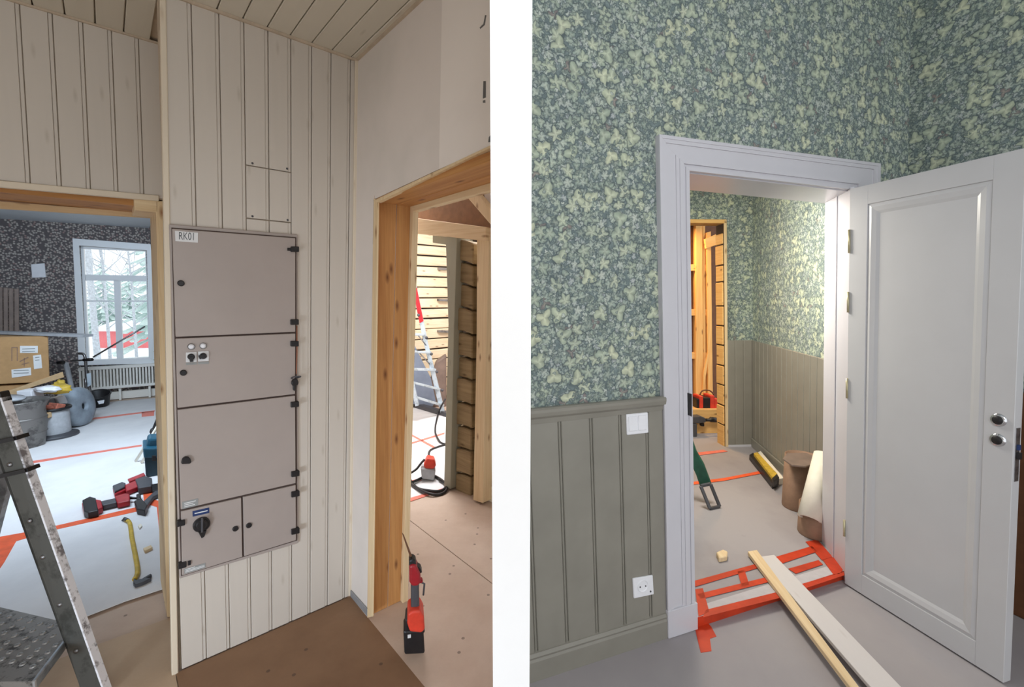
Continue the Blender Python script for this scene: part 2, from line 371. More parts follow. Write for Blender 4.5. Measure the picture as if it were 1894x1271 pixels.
M = dict(
    panel=painted('painted_panel', srgb(212, 203, 192), srgb(176, 164, 148)),
    panel2=painted('painted_panel_ceiling', srgb(214, 206, 190), srgb(176, 164, 146)),
    trimwood=painted('primed_trim', srgb(228, 214, 192), srgb(190, 168, 140)),
    sillp=plain('threshold_paper', srgb(192, 187, 190), .7, var=.04),
    alu_step=scuffed('worn_step_aluminium', srgb(150, 147, 143), srgb(84, 82, 80), .45, .5, 22),
    plankp=painted('plank_paint', srgb(218, 212, 210), srgb(196, 186, 180)),
    groove=plain('panel_backing', srgb(196, 178, 156), .8),
    plaster=plaster('plaster_grey', srgb(232, 222, 214), srgb(218, 210, 201)),
    plaster2=plaster('plaster_light', srgb(246, 237, 229), srgb(236, 227, 220)),
    mark=plain('pencil_mark', srgb(110, 108, 106), .8),
    greytrim=plain('grey_skirting', srgb(140, 140, 142), .6),
    pine=rawwood('amber_pine', srgb(206, 152, 92), srgb(168, 108, 56), srgb(110, 62, 32)),
    pine_light=rawwood('pale_pine', srgb(236, 212, 172), srgb(214, 180, 132), srgb(150, 104, 66)),
    stud=rawwood('amber_stud', srgb(244, 196, 124), srgb(220, 158, 84), srgb(120, 70, 30)),
    logw=rawwood('hewn_log', srgb(166, 144, 108), srgb(120, 99, 70), srgb(96, 74, 50), .85, 40, 3),  # log ends: the dimness of their recess is put into this darker colour
    plankw=rawwood('light_log', srgb(244, 228, 200), srgb(220, 194, 156), srgb(150, 112, 78), .8, 40, 3),
    postw=painted('grey_green_post', srgb(166, 164, 146), srgb(130, 126, 108), .7),
    chink=plain('dark_gap', srgb(58, 46, 38), .95),
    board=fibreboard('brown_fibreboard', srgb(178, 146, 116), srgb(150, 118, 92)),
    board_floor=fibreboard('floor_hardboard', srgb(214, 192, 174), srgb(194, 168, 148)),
    board_floor_shaded=fibreboard('floor_hardboard_brown_shaded', srgb(150, 116, 88), srgb(126, 94, 68)),  # brown hardboard, made darker partly to hold the corridor's shade
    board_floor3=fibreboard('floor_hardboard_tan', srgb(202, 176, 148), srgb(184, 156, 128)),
    brownboard=plain('brown_sheathing', srgb(134, 96, 66), .85, bump=.2),
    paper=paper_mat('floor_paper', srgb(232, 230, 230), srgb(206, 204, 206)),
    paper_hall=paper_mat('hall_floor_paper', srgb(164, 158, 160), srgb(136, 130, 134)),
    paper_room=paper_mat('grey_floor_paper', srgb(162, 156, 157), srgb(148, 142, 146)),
    tape=plain('orange_tape', srgb(236, 96, 52), .5, var=.1, scale=14),
    tape_pink=plain('pink_tape', srgb(240, 128, 110), .5),
    tape_red=plain('red_tape', srgb(200, 58, 22), .5, var=.14, scale=9),
    cabinet=plain('cabinet_paint', srgb(170, 158, 151), .38, var=.02, scale=6),
    cabdark=plain('cabinet_gasket', srgb(74, 58, 52), .8),
    black=plain('black_plastic', srgb(30, 28, 30), .45, var=.2),
    white=plain('white_plastic', srgb(238, 238, 242), .35, var=.02),
    labelw=plain('label_white', srgb(226, 226, 226), .5, var=.02),
    labelg=plain('label_grey', srgb(150, 152, 150), .5, var=.05),
    labelb=plain('label_blue', srgb(38, 58, 104), .4, var=.05),
    ink=plain('label_ink', srgb(84, 88, 92), .6),
    wpaint=plain('white_gloss_paint', srgb(206, 204, 210), .3, var=.015, scale=5),
    wbright=plain('bright_white_paint', srgb(240, 242, 244), .4, var=.015, scale=5),
    radp=plain('radiator_paint', srgb(242, 238, 230), .4, var=.015, scale=5),
    wdoor=plain('shaded_white_door_paint', srgb(197, 196, 198), .28, var=.015, scale=4),  # white paint greyed to put the shade on the open leaf into it
    wain=plain('grey_green_paint', srgb(140, 136, 126), .4, var=.05, scale=5),
    ivy=ivy_paper('ivy_wallpaper'),
    darkp=dark_paper('dark_floral_wallpaper'),
    page=plain('white_wall_paint', srgb(250, 250, 250), .9, var=.005),
    ceil=plain('blue_white_ceiling', srgb(224, 232, 238), .8, var=.02),
    alu=scuffed('aluminium', srgb(188, 192, 196), srgb(150, 152, 156), .38, .9),
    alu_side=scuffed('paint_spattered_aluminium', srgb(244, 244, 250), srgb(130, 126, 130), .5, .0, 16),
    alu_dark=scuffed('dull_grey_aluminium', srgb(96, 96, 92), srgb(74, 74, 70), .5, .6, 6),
    alu_blue=scuffed('pale_aluminium', srgb(196, 210, 220), srgb(160, 172, 182), .4, .5),
    steel=scuffed('steel', srgb(150, 150, 152), srgb(110, 110, 112), .35, .9),
    zinc=scuffed('galvanised_steel', srgb(132, 128, 124), srgb(92, 88, 86), .5, .6, 5),
    greyp=plain('grey_plastic', srgb(176, 178, 182), .5, var=.08),
    greyd=plain('grey_drum', srgb(146, 156, 166), .55, var=.15, scale=8),
    greydk=plain('dark_grey_plastic', srgb(74, 74, 78), .5),
    bluegrey=plain('blue_grey_sheet', srgb(128, 140, 160), .6, var=.1, scale=4),
    red=plain('red_plastic', srgb(168, 32, 42), .4, var=.12),
    redo=plain('red_orange_plastic', srgb(226, 70, 50), .4, var=.1),
    teal=plain('teal_plastic', srgb(28, 84, 106), .4, var=.1),
    tealdk=plain('dark_teal_plastic', srgb(20, 54, 68), .45, var=.1),
    green=plain('dark_green_metal', srgb(34, 84, 66), .45, var=.15),
    yellow=plain('yellow_paint', srgb(206, 172, 62), .45, var=.15, scale=25),
    card=plain('cardboard', srgb(186, 146, 100), .85, var=.06, scale=12),
    carddk=plain('cardboard_inner', srgb(206, 172, 130), .85, var=.06),
    drum=plain('brown_drum_card', srgb(150, 118, 96), .7, var=.08),
    rollw=plain('roll_paper', srgb(238, 230, 214), .7, var=.03),
    brick=plain('brick', srgb(176, 102, 82), .9, var=.2, scale=30),
    chrome=plain('chrome', srgb(210, 210, 212), .15, 1.0, .02),
    brass=plain('dull_brass', srgb(196, 186, 150), .35, .5, .05),
    brownpack=plain('brown_profile', srgb(122, 104, 94), .6, var=.12, scale=9),
    copper=plain('copper_lead', srgb(170, 110, 84), .5, .3),
    darkbrown=plain('dark_brown_wood', srgb(104, 66, 40), .6, var=.1),
    snow=plain('snow', srgb(244, 248, 252), .9, var=.01),
    bark=plain('bark', srgb(200, 204, 210), .9, var=.15),  # trunk colour lightened to put the outdoor haze into it
    spruce=plain('hazy_spruce', srgb(206, 222, 218), .9, var=.1),  # foliage colour paled for the same haze
    redwall=plain('red_shed', srgb(232, 128, 130), .8, var=.05),
    greenbit=plain('green_leafy', srgb(120, 150, 60), .7),
)
def glass():
    q = NT('window_glass'); q.b.inputs['Roughness'].default_value = .02
    q.b.inputs['Transmission Weight'].default_value = 1.0; q.b.inputs['IOR'].default_value = 1.02
    q.b.inputs['Base Color'].default_value = (.95, .99, 1, 1); return q.m
M['glass'] = glass()

# ================================================================== LEFT ROOM SHELL
C0 = fl(648, 1103)
PW = Plane(C0, fl(405, 1210), UL)                       # panelled wall round the switchboard
RW = Plane(C0, fl(680, 1142), UL)                       # plastered wall with the rough doorway
LA = fl(321, 1140)
LW = Plane(LA, LA + PW.u, UL)                           # panelled wall over the left doorway
WW = Plane(fl(196, 740), fl(295, 731), UL)              # window wall of the room behind
CE = 2.635
DX0, DX1, DY = -0.0365, 0.0335, 0.80                    # dividing wall between the two rooms
HZ = 0.05

# ---- floor
b = B(); prism(b, [(-9.5, -1.6, -.012), (5.0, -1.6, -.012), (5.0, 9.0, -.012), (-9.5, 9.0, -.012)], V((0, 0, -.15)))
floor = struct('floor', b, M['board_floor'])
def floor_piece(pts, m, label):
    b = B(); prism(b, [V((x, y, 0)) for x, y in pts], V((0, 0, -.012)))
    return struct('floor_panel', b, m, parent=floor, label=label)
rd = RW.u
def xy(p): return (p.x, p.y)
e_r = C0 + rd * ((DX0 - C0.x) / rd.x)
j1 = fl(764, 968); j2 = fl(902, 1074); jd = (j2 - j1).normalized()
jA = j2 + jd * ((DX0 - j2.x) / jd.x); jB = j1 - jd * 0.75
lwL = LA + PW.u * 1.3
cpt = PW.p(.735, 0); cb = cpt + rd * 4.5
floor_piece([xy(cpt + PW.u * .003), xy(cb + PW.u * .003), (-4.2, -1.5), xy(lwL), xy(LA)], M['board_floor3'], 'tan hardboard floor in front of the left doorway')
floor_piece([xy(C0), xy(e_r), (DX0, -1.5), (cb.x + .02, -1.5), xy(cb), xy(cpt)], M['board_floor_shaded'], 'brown hardboard floor with shade in its colour, in front of the switchboard')
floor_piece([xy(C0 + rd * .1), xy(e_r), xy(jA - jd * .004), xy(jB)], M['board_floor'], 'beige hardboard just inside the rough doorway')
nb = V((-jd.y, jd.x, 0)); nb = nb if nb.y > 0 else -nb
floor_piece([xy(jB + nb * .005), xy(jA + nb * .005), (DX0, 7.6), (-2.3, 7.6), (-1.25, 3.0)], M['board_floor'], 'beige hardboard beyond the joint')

# ---- dividing wall (seen end on)
b = B(); prism(b, [(DX0, DY, 0), (DX1, DY, 0), (DX1, 8.4, 0), (DX0, 8.4, 0)], V((0, 0, 3.6)))
struct('wall_divider', b, M['page'])

CLIP[0] = 1
def vwall(name, p, q, h, m, th=.06, z=0.0):
    p = V((p[0], p[1], z)); q = V((q[0], q[1], z)); d = (q - p).normalized(); n = V((-d.y, d.x, 0))
    b = B(); prism(b, [p, q, q + n * th, p + n * th], V((0, 0, h)))
    return struct(name, b, m, (d, V((0, 0, 1)), n))
# ---- panelled front wall
SE = [0.0, .029, .117, .2, .284, .371, .457, .541, .628, .716]
b = B(); rect(b, PW, 0, .722, 0, CE, -.10, -.012); prism(b, [PW.p(.705, 0, -.012), PW.p(.722, 0, -.012), LW.p(-.05, 0, -.01), LW.p(-.08, 0, -.01)], V((UL.x * CE, UL.y * CE, CE)))
wall_front = struct('wall_front', b, M['groove'], PW.frame)
def board(W, a0, a1, t0, t1, parent, m, g=.0014, o1=0.0, th=.012, frame=None, bev=.0014, name='board'):
    b = B()
    if a1 - a0 > .04:
        rect(b, W, a0 + .013, a1 - g, t0, t1, o1 - th, o1); rect(b, W, a0 + g, a0 + .0125, t0, t1, o1 - th, o1 - .0022)
    else: rect(b, W, a0 + g, a1 - g, t0, t1, o1 - th, o1)
    return struct(name, b, m, frame or W.frame, parent, bev)
for a0, a1 in zip(SE, SE[1:]):
    if a0 < .25:
        board(PW, a0, a1, .004, CE, wall_front, M['panel'])
    else:
        board(PW, a0, a1, .004, .42, wall_front, M['panel'])
        if .28 < a0 < .45:
            board(PW, a0, a1, 1.80, 1.872, wall_front, M['panel'])
            board(PW, a0, a1, 1.876, 2.083, wall_front, M['panel'], o1=.0015, name='hatch_board')
            board(PW, a0, a1, 2.087, CE, wall_front, M['panel'])
        else:
            board(PW, a0, a1, 1.80, CE, wall_front, M['panel'])
for x, y in ((467, 302), (531, 312), (467, 400), (532, 407)):
    b = B(); lathe(b, PW.px(x, y, .0015), [(0, .002), (.0035, .0015), (.0045, 0)], PW.n, 10)
    struct('screw', b, M['greydk'], parent=wall_front)
# corner board and thin mouldings
b = B(); slab(b, PW, [(295, -30), (307, -30), (331, 1285), (318.5, 1285)], -.03, .006)
struct('trim_1', b, M['trimwood'], PW.frame, bevel=.003)
b = B(); rect(b, PW, -.004, .012, .01, CE, 0, .012)
struct('trim_2', b, M['trimwood'], PW.frame, bevel=.003)
for nm, W, a0, a1 in (('trim_3', PW, 0, .72), ('trim_4', RW, 0, .75)):
    b = B(); rect(b, W, a0, a1, CE - .010, CE, 0, .010); struct(nm, b, M['groove'], W.frame)

# ---- plastered wall with the rough doorway
OP = .205; OT = 2.0
b = B()
rect(b, RW, 0, OP, 0, CE + .2, -.19, -.012); rect(b, RW, OP, 1.11, OT, CE + .2, -.19, -.012)
wall_right = struct('wall_right', b, M['plaster'], RW.frame)
P1 = [(648.5, 95), (735, -12), (819, -12), (811, 316), (692, 371), (680, 1141), (648.5, 1103)]
b = B(); slab(b, RW, [(657.5, 100), (735, -30), (818, -30), (812, 313), (691, 369), (679, 1142), (649, 1104)], -.012, 0)
struct('plaster_panel', b, M['plaster'], RW.frame, wall_right, label='greyish plaster beside the corner')
q0 = [RW.px(818, -30, .002), RW.px(812, 313, .002), RW.p(1.06, 2.012, .002), RW.p(1.06, 2.80, .002)]
b = B(); prism(b, q0, -RW.n * .014)
struct('plaster_panel', b, M['plaster2'], RW.frame, wall_right, label='lighter plaster patch above the doorway')
for pts in ([(894, 150), (898, 150), (898, 180), (893, 182)], [(893, 186), (897, 185), (897, 190), (893, 190)], [(897, 28), (899, 28), (896, 46), (888, 53), (887, 51), (894, 44)], [(904, 254), (907, 250), (907, 262), (903, 263)]):
    b = B(); slab(b, RW, pts, .001, .0035); struct('pencil_mark', b, M['mark'], parent=wall_right)
b = B(); slab(b, RW, [(648, 1092), (679, 1127), (680, 1142), (648, 1104)], 0, .006)
struct('baseboard_right', b, M['greytrim'], RW.frame, bevel=.002)

# rough pine lining of that doorway
JD = -PW.u                                            # into the wall
JN = RW.u                                             # the jamb faces the opening
jp = RW.p(OP, 0)
JP = Plane(jp, jp + JD, UL)
lin = thing('door_lining', 'rough amber pine door lining of the plastered wall doorway', 'door frame', jp)
d1, d2, dE = JP.st(725, 700)[0], JP.st(746, 700)[0], JP.st(757, 700)[0]
d1, d2 = .105, .176
b = B(); rect(b, JP, 0, d2, .001, OT - .002, -.03, -.006); part('jamb_backing', b, M['darkbrown'], lin, JP.frame)
for a0, a1 in ((.0, d1), (d1 + .003, d2)):
    b = B(); rect(b, JP, a0, a1, .001, OT - .002, -.006, .004); part('jamb_board', b, M['pine'], lin, JP.frame, .002)
b = B(); slab(b, RW, [(691, 367), (699, 372), (689, 1141), (679, 1143)], -.001, .006); part('edge_strip', b, M['pine_light'], lin, RW.frame, .0015, label='pale wood edge strip')
b = B(); rect(b, JP, d2, d2 + .03, .001, OT - .02, -.03, .028); part('stop_strip', b, M['pine_light'], lin, JP.frame, .002, label='pale wood strip at the far edge')
# head: two boards under the wall, pale strips on both edges
HDa, HDb = RW.p(OP - .02, OT), RW.p(1.06, OT)
def head_board(k0, k1, dz, m, nm, th=.03, lab=None):
    b = B(); p0, p1 = HDa + JD * k0, HDb + JD * k0
    prism(b, [p0 + V((0, 0, dz)), p1 + V((0, 0, dz)), p1 + JD * (k1 - k0) + V((0, 0, dz)), p0 + JD * (k1 - k0) + V((0, 0, dz))], V((0, 0, -th)))
    part(nm, b, m, lin, (JD, RW.u, V((0, 0, 1))), .002, label=lab)
head_board(.004, d1, 0, M['pine'], 'head_board'); head_board(d1 + .004, d2, 0, M['pine'], 'head_board')
head_board(d2, d2 + .03, 0, M['pine_light'], 'head_strip', .055, 'pale strip at the far edge of the head')
b = B(); slab(b, RW, [(691, 371), (910, 267), (910, 271.5), (697, 374.5)], -.012, .008); part('edge_strip', b, M['pine_light'], lin, RW.frame, .001, label='pale wood edge strip')

# ---- panelled wall above the left doorway
b = B(); rect(b, LW, -.06, 1.35, 1.98, CE, -.12, -.012); rect(b, LW, .98, 1.35, 0, 1.98, -.12, -.012)
wall_left = struct('wall_left', b, M['groove'], LW.frame)
s0 = LW.st(266, 350)[0]; pitch = (LW.st(56, 335)[0] - s0) / 4
k = -1
while s0 + pitch * k < 1.3:
    a0 = max(-.045, s0 + pitch * k); a1 = s0 + pitch * (k + 1)
    if a1 > .01: board(LW, a0, min(a1, 1.35), 1.985 if a0 < .97 else 0.004, CE, wall_left, M['panel'])
    k += 1
b = B(); rect(b, LW, -.045, 1.3, CE - .008, CE, 0, .008); struct('trim_5', b, M['groove'], LW.frame)
lh = thing('door_lining', 'pine lining of the doorway into the window room, with pale edges', 'door frame', LW.p(.01, 0))
b = B(); slab(b, LW, [(-60, 328), (294, 361.5), (294, 372), (-60, 341)], -.012, .010); part('edge_strip', b, M['trimwood'], lh, LW.frame, .002, label='primed edge strip over the doorway')
zs = LW.px(6, 348, 0).z - .004
far = (LW.o - fl(6, 375, zs)).dot(LW.n)
far = max(.06, far)
p0 = LW.p(.005, 0); p1 = LW.p(.98, 0)
b = B(); prism(b, [V((p0.x, p0.y, zs)), V((p1.x, p1.y, zs)), V((p1.x, p1.y, zs)) - LW.n * far, V((p0.x, p0.y, zs)) - LW.n * far], V((0, 0, .03)))
part('head_board', b, M['pine'], lh, (LW.n, LW.u, V((0, 0, 1))), .001)
b = B(); slab(b, LW, [(-80, 366), (288, 395), (288, 404), (-80, 381)], -far - .02, -far); part('head_strip', b, M['pine_light'], lh, (LW.v.normalized(), LW.u, LW.n), .001, label='pale strip at the far edge')
b = B(); slab(b, LW, [(248, 365), (292, 368.5), (292, 393), (249, 389)], -far * .7, -.004); part('packing_block', b, M['pine_light'], lh, (LW.v.normalized(), LW.u, LW.n), .002, label='pale packing block in the corner')
b = B(); slab(b, LW, [(288, 372), (304, 372), (328, 1142), (309, 1142)], -far, -.004); part('jamb_board', b, M['pine_light'], lh, LW.frame, .002)

# ---- boarded ceiling
b = B(); prism(b, [V((x, y, CE + .014)) for x, y in ((DX0, 2.2), (-.84, 3.0), (-4.2, 1.0), (-4.2, -1.5), (DX0, -1.5))], V((0, 0, .1)))
ceiling = struct('ceiling', b, M['groove'])
k = -1; sp = .0865; sa = .029
while True:
    a0 = sa + sp * k + .002; a1 = a0 + sp - .004
    if a0 > 1.9: break
    mid = (a0 + a1) / 2
    t0 = -.004 if mid < .73 else -.42
    pts = []
    def cp(a, t): return C0 + PW.u * a + RW.u * t
    tm = lambda a: min(3.2, (DX0 - (C0.x + PW.u.x * a)) / RW.u.x)
    if a1 > 0.01:
        a0 = max(a0, 0.0)
        off = V((UL.x * CE, UL.y * CE, CE))
        b = B(); prism(b, [cp(a0, t0) + off, cp(a1, t0) + off, cp(a1, tm(a1)) + off, cp(a0, tm(a0)) + off], V((0, 0, .012)))
        struct('board', b, M['panel2'], (PW.u, RW.u, V((0, 0, 1))), ceiling, .0025)
    k += 1

# wall band added behind the viewer to shade the upper walls; unseen left wall
b = B(); prism(b, [(-4.2, -1.5, 1.4), (-.25, -1.5, 1.4), (-.25, -1.38, 1.4), (-4.2, -1.38, 1.4)], V((0, 0, CE - 1.4))); struct('rear_shade_wall', b, M['plaster'])
vwall('wall_corridor_left', (-4.1, -1.45), (lwL.x, lwL.y), CE, M['plaster'])

# ================================================================== WINDOW ROOM
H2 = 2.60
ga, gb = WW.st(146, 454), WW.st(271, 462); gc = WW.st(158, 664); gd = WW.st(276, 660)
wa0, wa1 = (ga[0] + gc[0]) / 2, (gb[0] + gd[0]) / 2
wt0, wt1 = .575, 2.30
b = B()
rect(b, WW, -1.9, wa0, 0, H2, -.25, 0); rect(b, WW, wa1, .9, 0, H2, -.25, 0)
rect(b, WW, wa0, wa1, 0, wt0, -.25, 0); rect(b, WW, wa0, wa1, wt1, H2, -.25, 0)
wall_back = struct('wall_back', b, M['darkp'], WW.frame)
wl = WW.p(-1.88, 0); wr = WW.p(.68, 0)
vwall('wall_side', (wr.x, wr.y), (-1.5, 2.32), H2 + .1, M['darkp'])
vwall('wall_far_left', (-2.62, 1.32), (wl.x, wl.y), H2 + .1, M['darkp'])
b = B(); prism(b, [V((x, y, H2)) for x, y in ((-1.45, 2.25), (-2.7, 1.15), (wl.x - .1, wl.y), (wr.x + .3, wr.y + .4))], V((0, 0, .1)))
struct('ceiling_window_room', b, M['ceil'])
b = B(); rect(b, WW, -1.88, .68, 0, .12, 0, .015); struct('baseboard_back', b, M['radp'], WW.frame)

# window
b = B()
slab(b, WW, [(134, 441), (281, 452), (271.5, 463), (146, 454)], 0, .025); slab(b, WW, [(134, 441), (146, 454), (158.5, 668), (145.5, 674)], 0, .025)
slab(b, WW, [(281, 452), (290, 670), (276.5, 664), (271.5, 463)], 0, .025); slab(b, WW, [(145.5, 674), (158.5, 666), (276.5, 662), (290, 670), (290, 672), (146, 676)], 0, .05)
win = struct('window_1', b, M['wbright'], WW.frame)
b = B()
for a0, a1, t0, t1 in ((wa0, wa0 + .03, wt0, wt1), (wa1 - .02, wa1, wt0, wt1), (wa0, wa1, wt1 - .05, wt1), (wa0, wa1, wt0, wt0 + .035)):
    rect(b, WW, a0, a1, t0, t1, -.14, -.07)
struct('window_frame', b, M['wbright'], WW.frame, win)
def wbar(name, pix, o0=-.13, o1=-.06):
    b = B(); slab(b, WW, pix, o0, o1); return struct(name, b, M['wbright'], WW.frame, win)
wbar('transom_bar', [(158, 508), (270, 510), (270, 520.5), (158, 519)])
wbar('mullion', [(210, 518), (222, 519), (227.5, 664), (216, 664)])
wbar('glazing_bar', [(160, 555.5), (212, 556), (212, 558.5), (160, 558)]); wbar('glazing_bar', [(223, 556), (272, 556), (272, 558.5), (223, 558.5)])
for pix in ([(157, 460), (268, 464), (269, 511), (158, 509)], [(159, 517), (212, 518), (213, 557), (161, 556.5)], [(161, 556), (213, 557), (218, 664), (164, 666)],
            [(221, 518), (270, 519), (272, 558), (223, 557)], [(223, 557), (272, 557), (276, 661), (226, 663)]):
    b = B(); slab(b, WW, pix, -.098, -.094); struct('pane', b, M['glass'], WW.frame, win)

# outside, seen through the window
b = B(); prism(b, [(-60, 8.2, -.9), (-2.5, 11.5, -.9), (-10, 60, -.9), (-80, 60, -.9)], V((0, 0, -.2))); struct('ground_snow', b, M['snow'])
def out(x, d): r = ray(x, 550); r = V((r.x, r.y, 0)); r = r / r.y; return V((r.x * d, d, -.9))
p = out(170, 14); b = B(); tube(b, [p, p + V((0, 0, 9))], [.085, .07], 10); solo('utility_pole', b, M['bark'], 'grey utility pole seen through the left window panes', 'pole')
sh = out(228, 22); sh2 = out(176, 22); st_ = thing('shed', 'low red shed with snowy roof outside the window', 'shed', (sh.x, sh.y, -.9))
sx = (out(278, 22) - out(174, 22)); su = sx.normalized(); o0 = out(174, 22)
b = B(); prism(b, [o0, o0 + sx, o0 + sx + V((0, 0, .85)), o0 + V((0, 0, .85))], V((0, 2.5, 0))); part('wall', b, M['redwall'], st_)
b = B(); prism(b, [o0 + V((0, -.3, .83)), o0 + sx + V((0, -.3, .83)), o0 + sx + V((0, 1.3, 1.25)), o0 + V((0, 1.3, 1.25))], V((0, 0, .1))); part('roof', b, M['snow'], st_)
def bare_tree(x, d, h, label, seed, m):
    rnd = random.Random(seed); p = out(x, d)
    t = thing('bare_tree', label, 'tree', p)
    b = B(); tube(b, [p, p + V((.05, 0, h * .5)), p + V((-.05, 0, h))], [.05, .035, .012], 7); part('trunk', b, m, t)
    b = B()
    for k in range(26):
        z = h * (.22 + .7 * k / 26); a = rnd.uniform(0, 6.28); L = (h - z) * .38 + .4
        q = p + V((0, 0, z)); e = q + V((cos(a) * L, sin(a) * L, L * .7)); tube(b, [q, (q + e) / 2 + V((0, 0, -.06)), e], [.018, .011, .005], 5)
        for j in range(3):
            f = q.lerp(e, .4 + .2 * j); a2 = a + rnd.uniform(-1, 1); tube(b, [f, f + V((cos(a2), sin(a2), .9)) * L * .35], [.009, .004], 4)
    part('branches', b, m, t, kind='stuff')
bare_tree(193, 14.5, 6.5, 'bare pale tree seen through the middle of the window', 3, M['bark'])
bare_tree(243, 16, 6.0, 'slender bare tree left of the spruce outside', 9, M['bark'])
def spruce(x, d, h, w, label, seed):
    rnd = random.Random(seed); p = out(x, d)
    t = thing('spruce', label, 'tree', p)
    b = B(); tube(b, [p, p + V((0, 0, h))], [.12, .02], 7); part('trunk', b, M['bark'], t)
    b = B()
    for k in range(16):
        z = h * (.12 + .86 * k / 16); L = w * (1 - k / 17)
        for j in range(11):
            a = j * 2 * pi / 11 + rnd.uniform(-.3, .3); l = L * rnd.uniform(.75, 1.1)
            q = p + V((0, 0, z + .1)); e = p + V((cos(a) * l, sin(a) * l, z - l * .35)); s = V((-sin(a), cos(a), 0)) * l * .16
            prism(b, [q, e + s, e + V((cos(a), sin(a), -.1)) * .1, e - s], V((0, 0, .04)))
    part('foliage', b, M['spruce'], t, kind='stuff')
spruce(282, 18, 6.5, 1.3, 'pale hazy spruce at the right edge of the window view', 1)
spruce(192, 30, 4.9, 1.7, 'pale hazy spruce behind the shed in the left panes', 2)
spruce(240, 36, 5.0, 1.9, 'pale hazy spruce behind the shed in the right panes', 5)

# radiator
ra0, ra1 = WW.st(146, 700, .1)[0], WW.st(291, 695, .1)[0]
R0 = thing('radiator', 'cream column radiator under the window', 'radiator', WW.p((ra0 + ra1) / 2, 0, .1))
rt0, rt1 = WW.st(150, 724, .12)[1], WW.st(150, 683, .12)[1]
rt0, rt1 = .20, .52
n_f = 24
for i in range(n_f):
    a = ra0 + (ra1 - ra0) * (i + .5) / n_f
    b = B(); rect(b, WW, a - .012, a + .012, rt0, rt1, .04, .14); part('column', b, M['radp'], R0, WW.frame, .006)
b = B(); rect(b, WW, ra0, ra1, rt1 - .03, rt1 + .01, .03, .15); part('top_header', b, M['radp'], R0, WW.frame, .006)
b = B(); rect(b, WW, ra0, ra1, rt0 - .01, rt0 + .03, .03, .15); part('bottom_header', b, M['radp'], R0, WW.frame, .006)
for a in (ra0 + .12, (ra0 + ra1) / 2, ra1 - .1):
    b = B(); rect(b, WW, a - .014, a + .014, 0.0, rt0, .07, .12); part('leg', b, M['radp'], R0, WW.frame, .003)
b = B(); slab(b, WW, [(57, 489), (82, 487), (85, 513), (59, 514)], 0, .02)
solo('wall_plate', b, M['white'], 'white square cover plate on the dark floral wallpaper', 'cover plate', WW.frame, .004)
b = B()
for k in range(10):
    rr = random.Random(k); q = fl(291.5 + rr.uniform(-2, 2), 730, 0) + V((0, 0, .55 + k * .045)); q = WW.px(290 + rr.uniform(-1.5, 3), 690 - k * 5, .12)
    prism(b, [q, q + WW.u * .05 + V((0, 0, .03)), q + WW.u * .02 + V((0, 0, .08)), q + WW.u * -.03 + V((0, 0, .04))], WW.n * .01)
solo('hanging_leaves', b, M['greenbit'], 'small green leafy strip beside the window by the door lining', 'plant')

# floor paper with tape in the window room
FL = Flat(0.0)
fp = thing('floor_paper', 'white floor protection paper with orange tape in the window room', 'floor paper', fl(200, 950))
b = B(); slab(b, FL, [(-250, 1262), (161, 1139.5), (232, 1112), (311, 1086), (299, 760), (296, 735.5), (190, 744.5), (-120, 772)], 0, .003); part('sheet', b, M['paper'], fp)
for pix, m in (([(97, 974), (262, 936), (263, 944), (97, 981)], 'tape'), ([(-40, 1000), (50, 984), (54, 994), (30, 1001), (8, 1040), (-40, 1110)], 'tape'),
               ([(52, 854), (130, 842), (262, 822.5), (262, 825.5), (130, 845.5), (52, 858.5)], 'tape_pink'), ([(160, 774.5), (286, 759), (286, 761.5), (160, 777.5)], 'tape_pink'),
               ([(262, 763), (285, 760), (285, 769), (262, 771)], 'tape_pink'), ([(264, 900), (279, 897), (284, 924), (296, 927), (309, 1037), (300, 1037), (290, 938), (266, 930)], 'tape')):
    b = B(); slab(b, FL, pix, .003, .0045); part('tape_strip', b, M[m], fp)

# ================================================================== LOG ROOM (through the rough doorway)
FWp = fl(790, 742); FW = Plane(FWp, FWp - PW.u, UL)
b = B(); rect(b, FW, -1.2, 1.4, 0, 3.1, -.2, -.05)
log_wall = struct('wall_log', b, M['chink'], FW.frame)
for k in range(20):
    t0 = .03 + k * .152; rr = random.Random(k)
    b = B(); w = .140 + rr.uniform(-.012, .004)
    poly(b, FW, [(-1.0, t0), (.25, t0 + rr.uniform(-.006, .006)), (1.35, t0 + rr.uniform(-.01, .01)), (1.35, t0 + w + rr.uniform(-.01, .005)), (.3, t0 + w), (-1.0, t0 + w + rr.uniform(-.01, .005))], -.05, rr.uniform(-.01, .012))
    struct('log', b, M['plankw'], (FW.v.normalized(), FW.u, FW.n), log_wall, .01)
vwall('wall_log_room_left', (-.98, 2.46), (-2.4, 7.4), 3.1, M['plaster'])
b = B(); prism(b, [V((x, y, 3.1)) for x, y in ((-.9, 2.35), (-2.6, 7.6), (DX0, 7.9), (DX0, 1.4))], V((0, 0, .1))); struct('ceiling_log_room', b, M['brownboard'])
LG = Plane(fl(832, 906), fl(885, 928), UL)
b = B(); slab(b, LG, [(836, 440), (960, 440), (960, 962), (832, 907)], -.34, -.26)
sec = struct('wall_log_section', b, M['chink'], LG.frame)
ys = [440, 482, 523, 567, 612, 657, 697, 742, 786, 828, 874, 922]
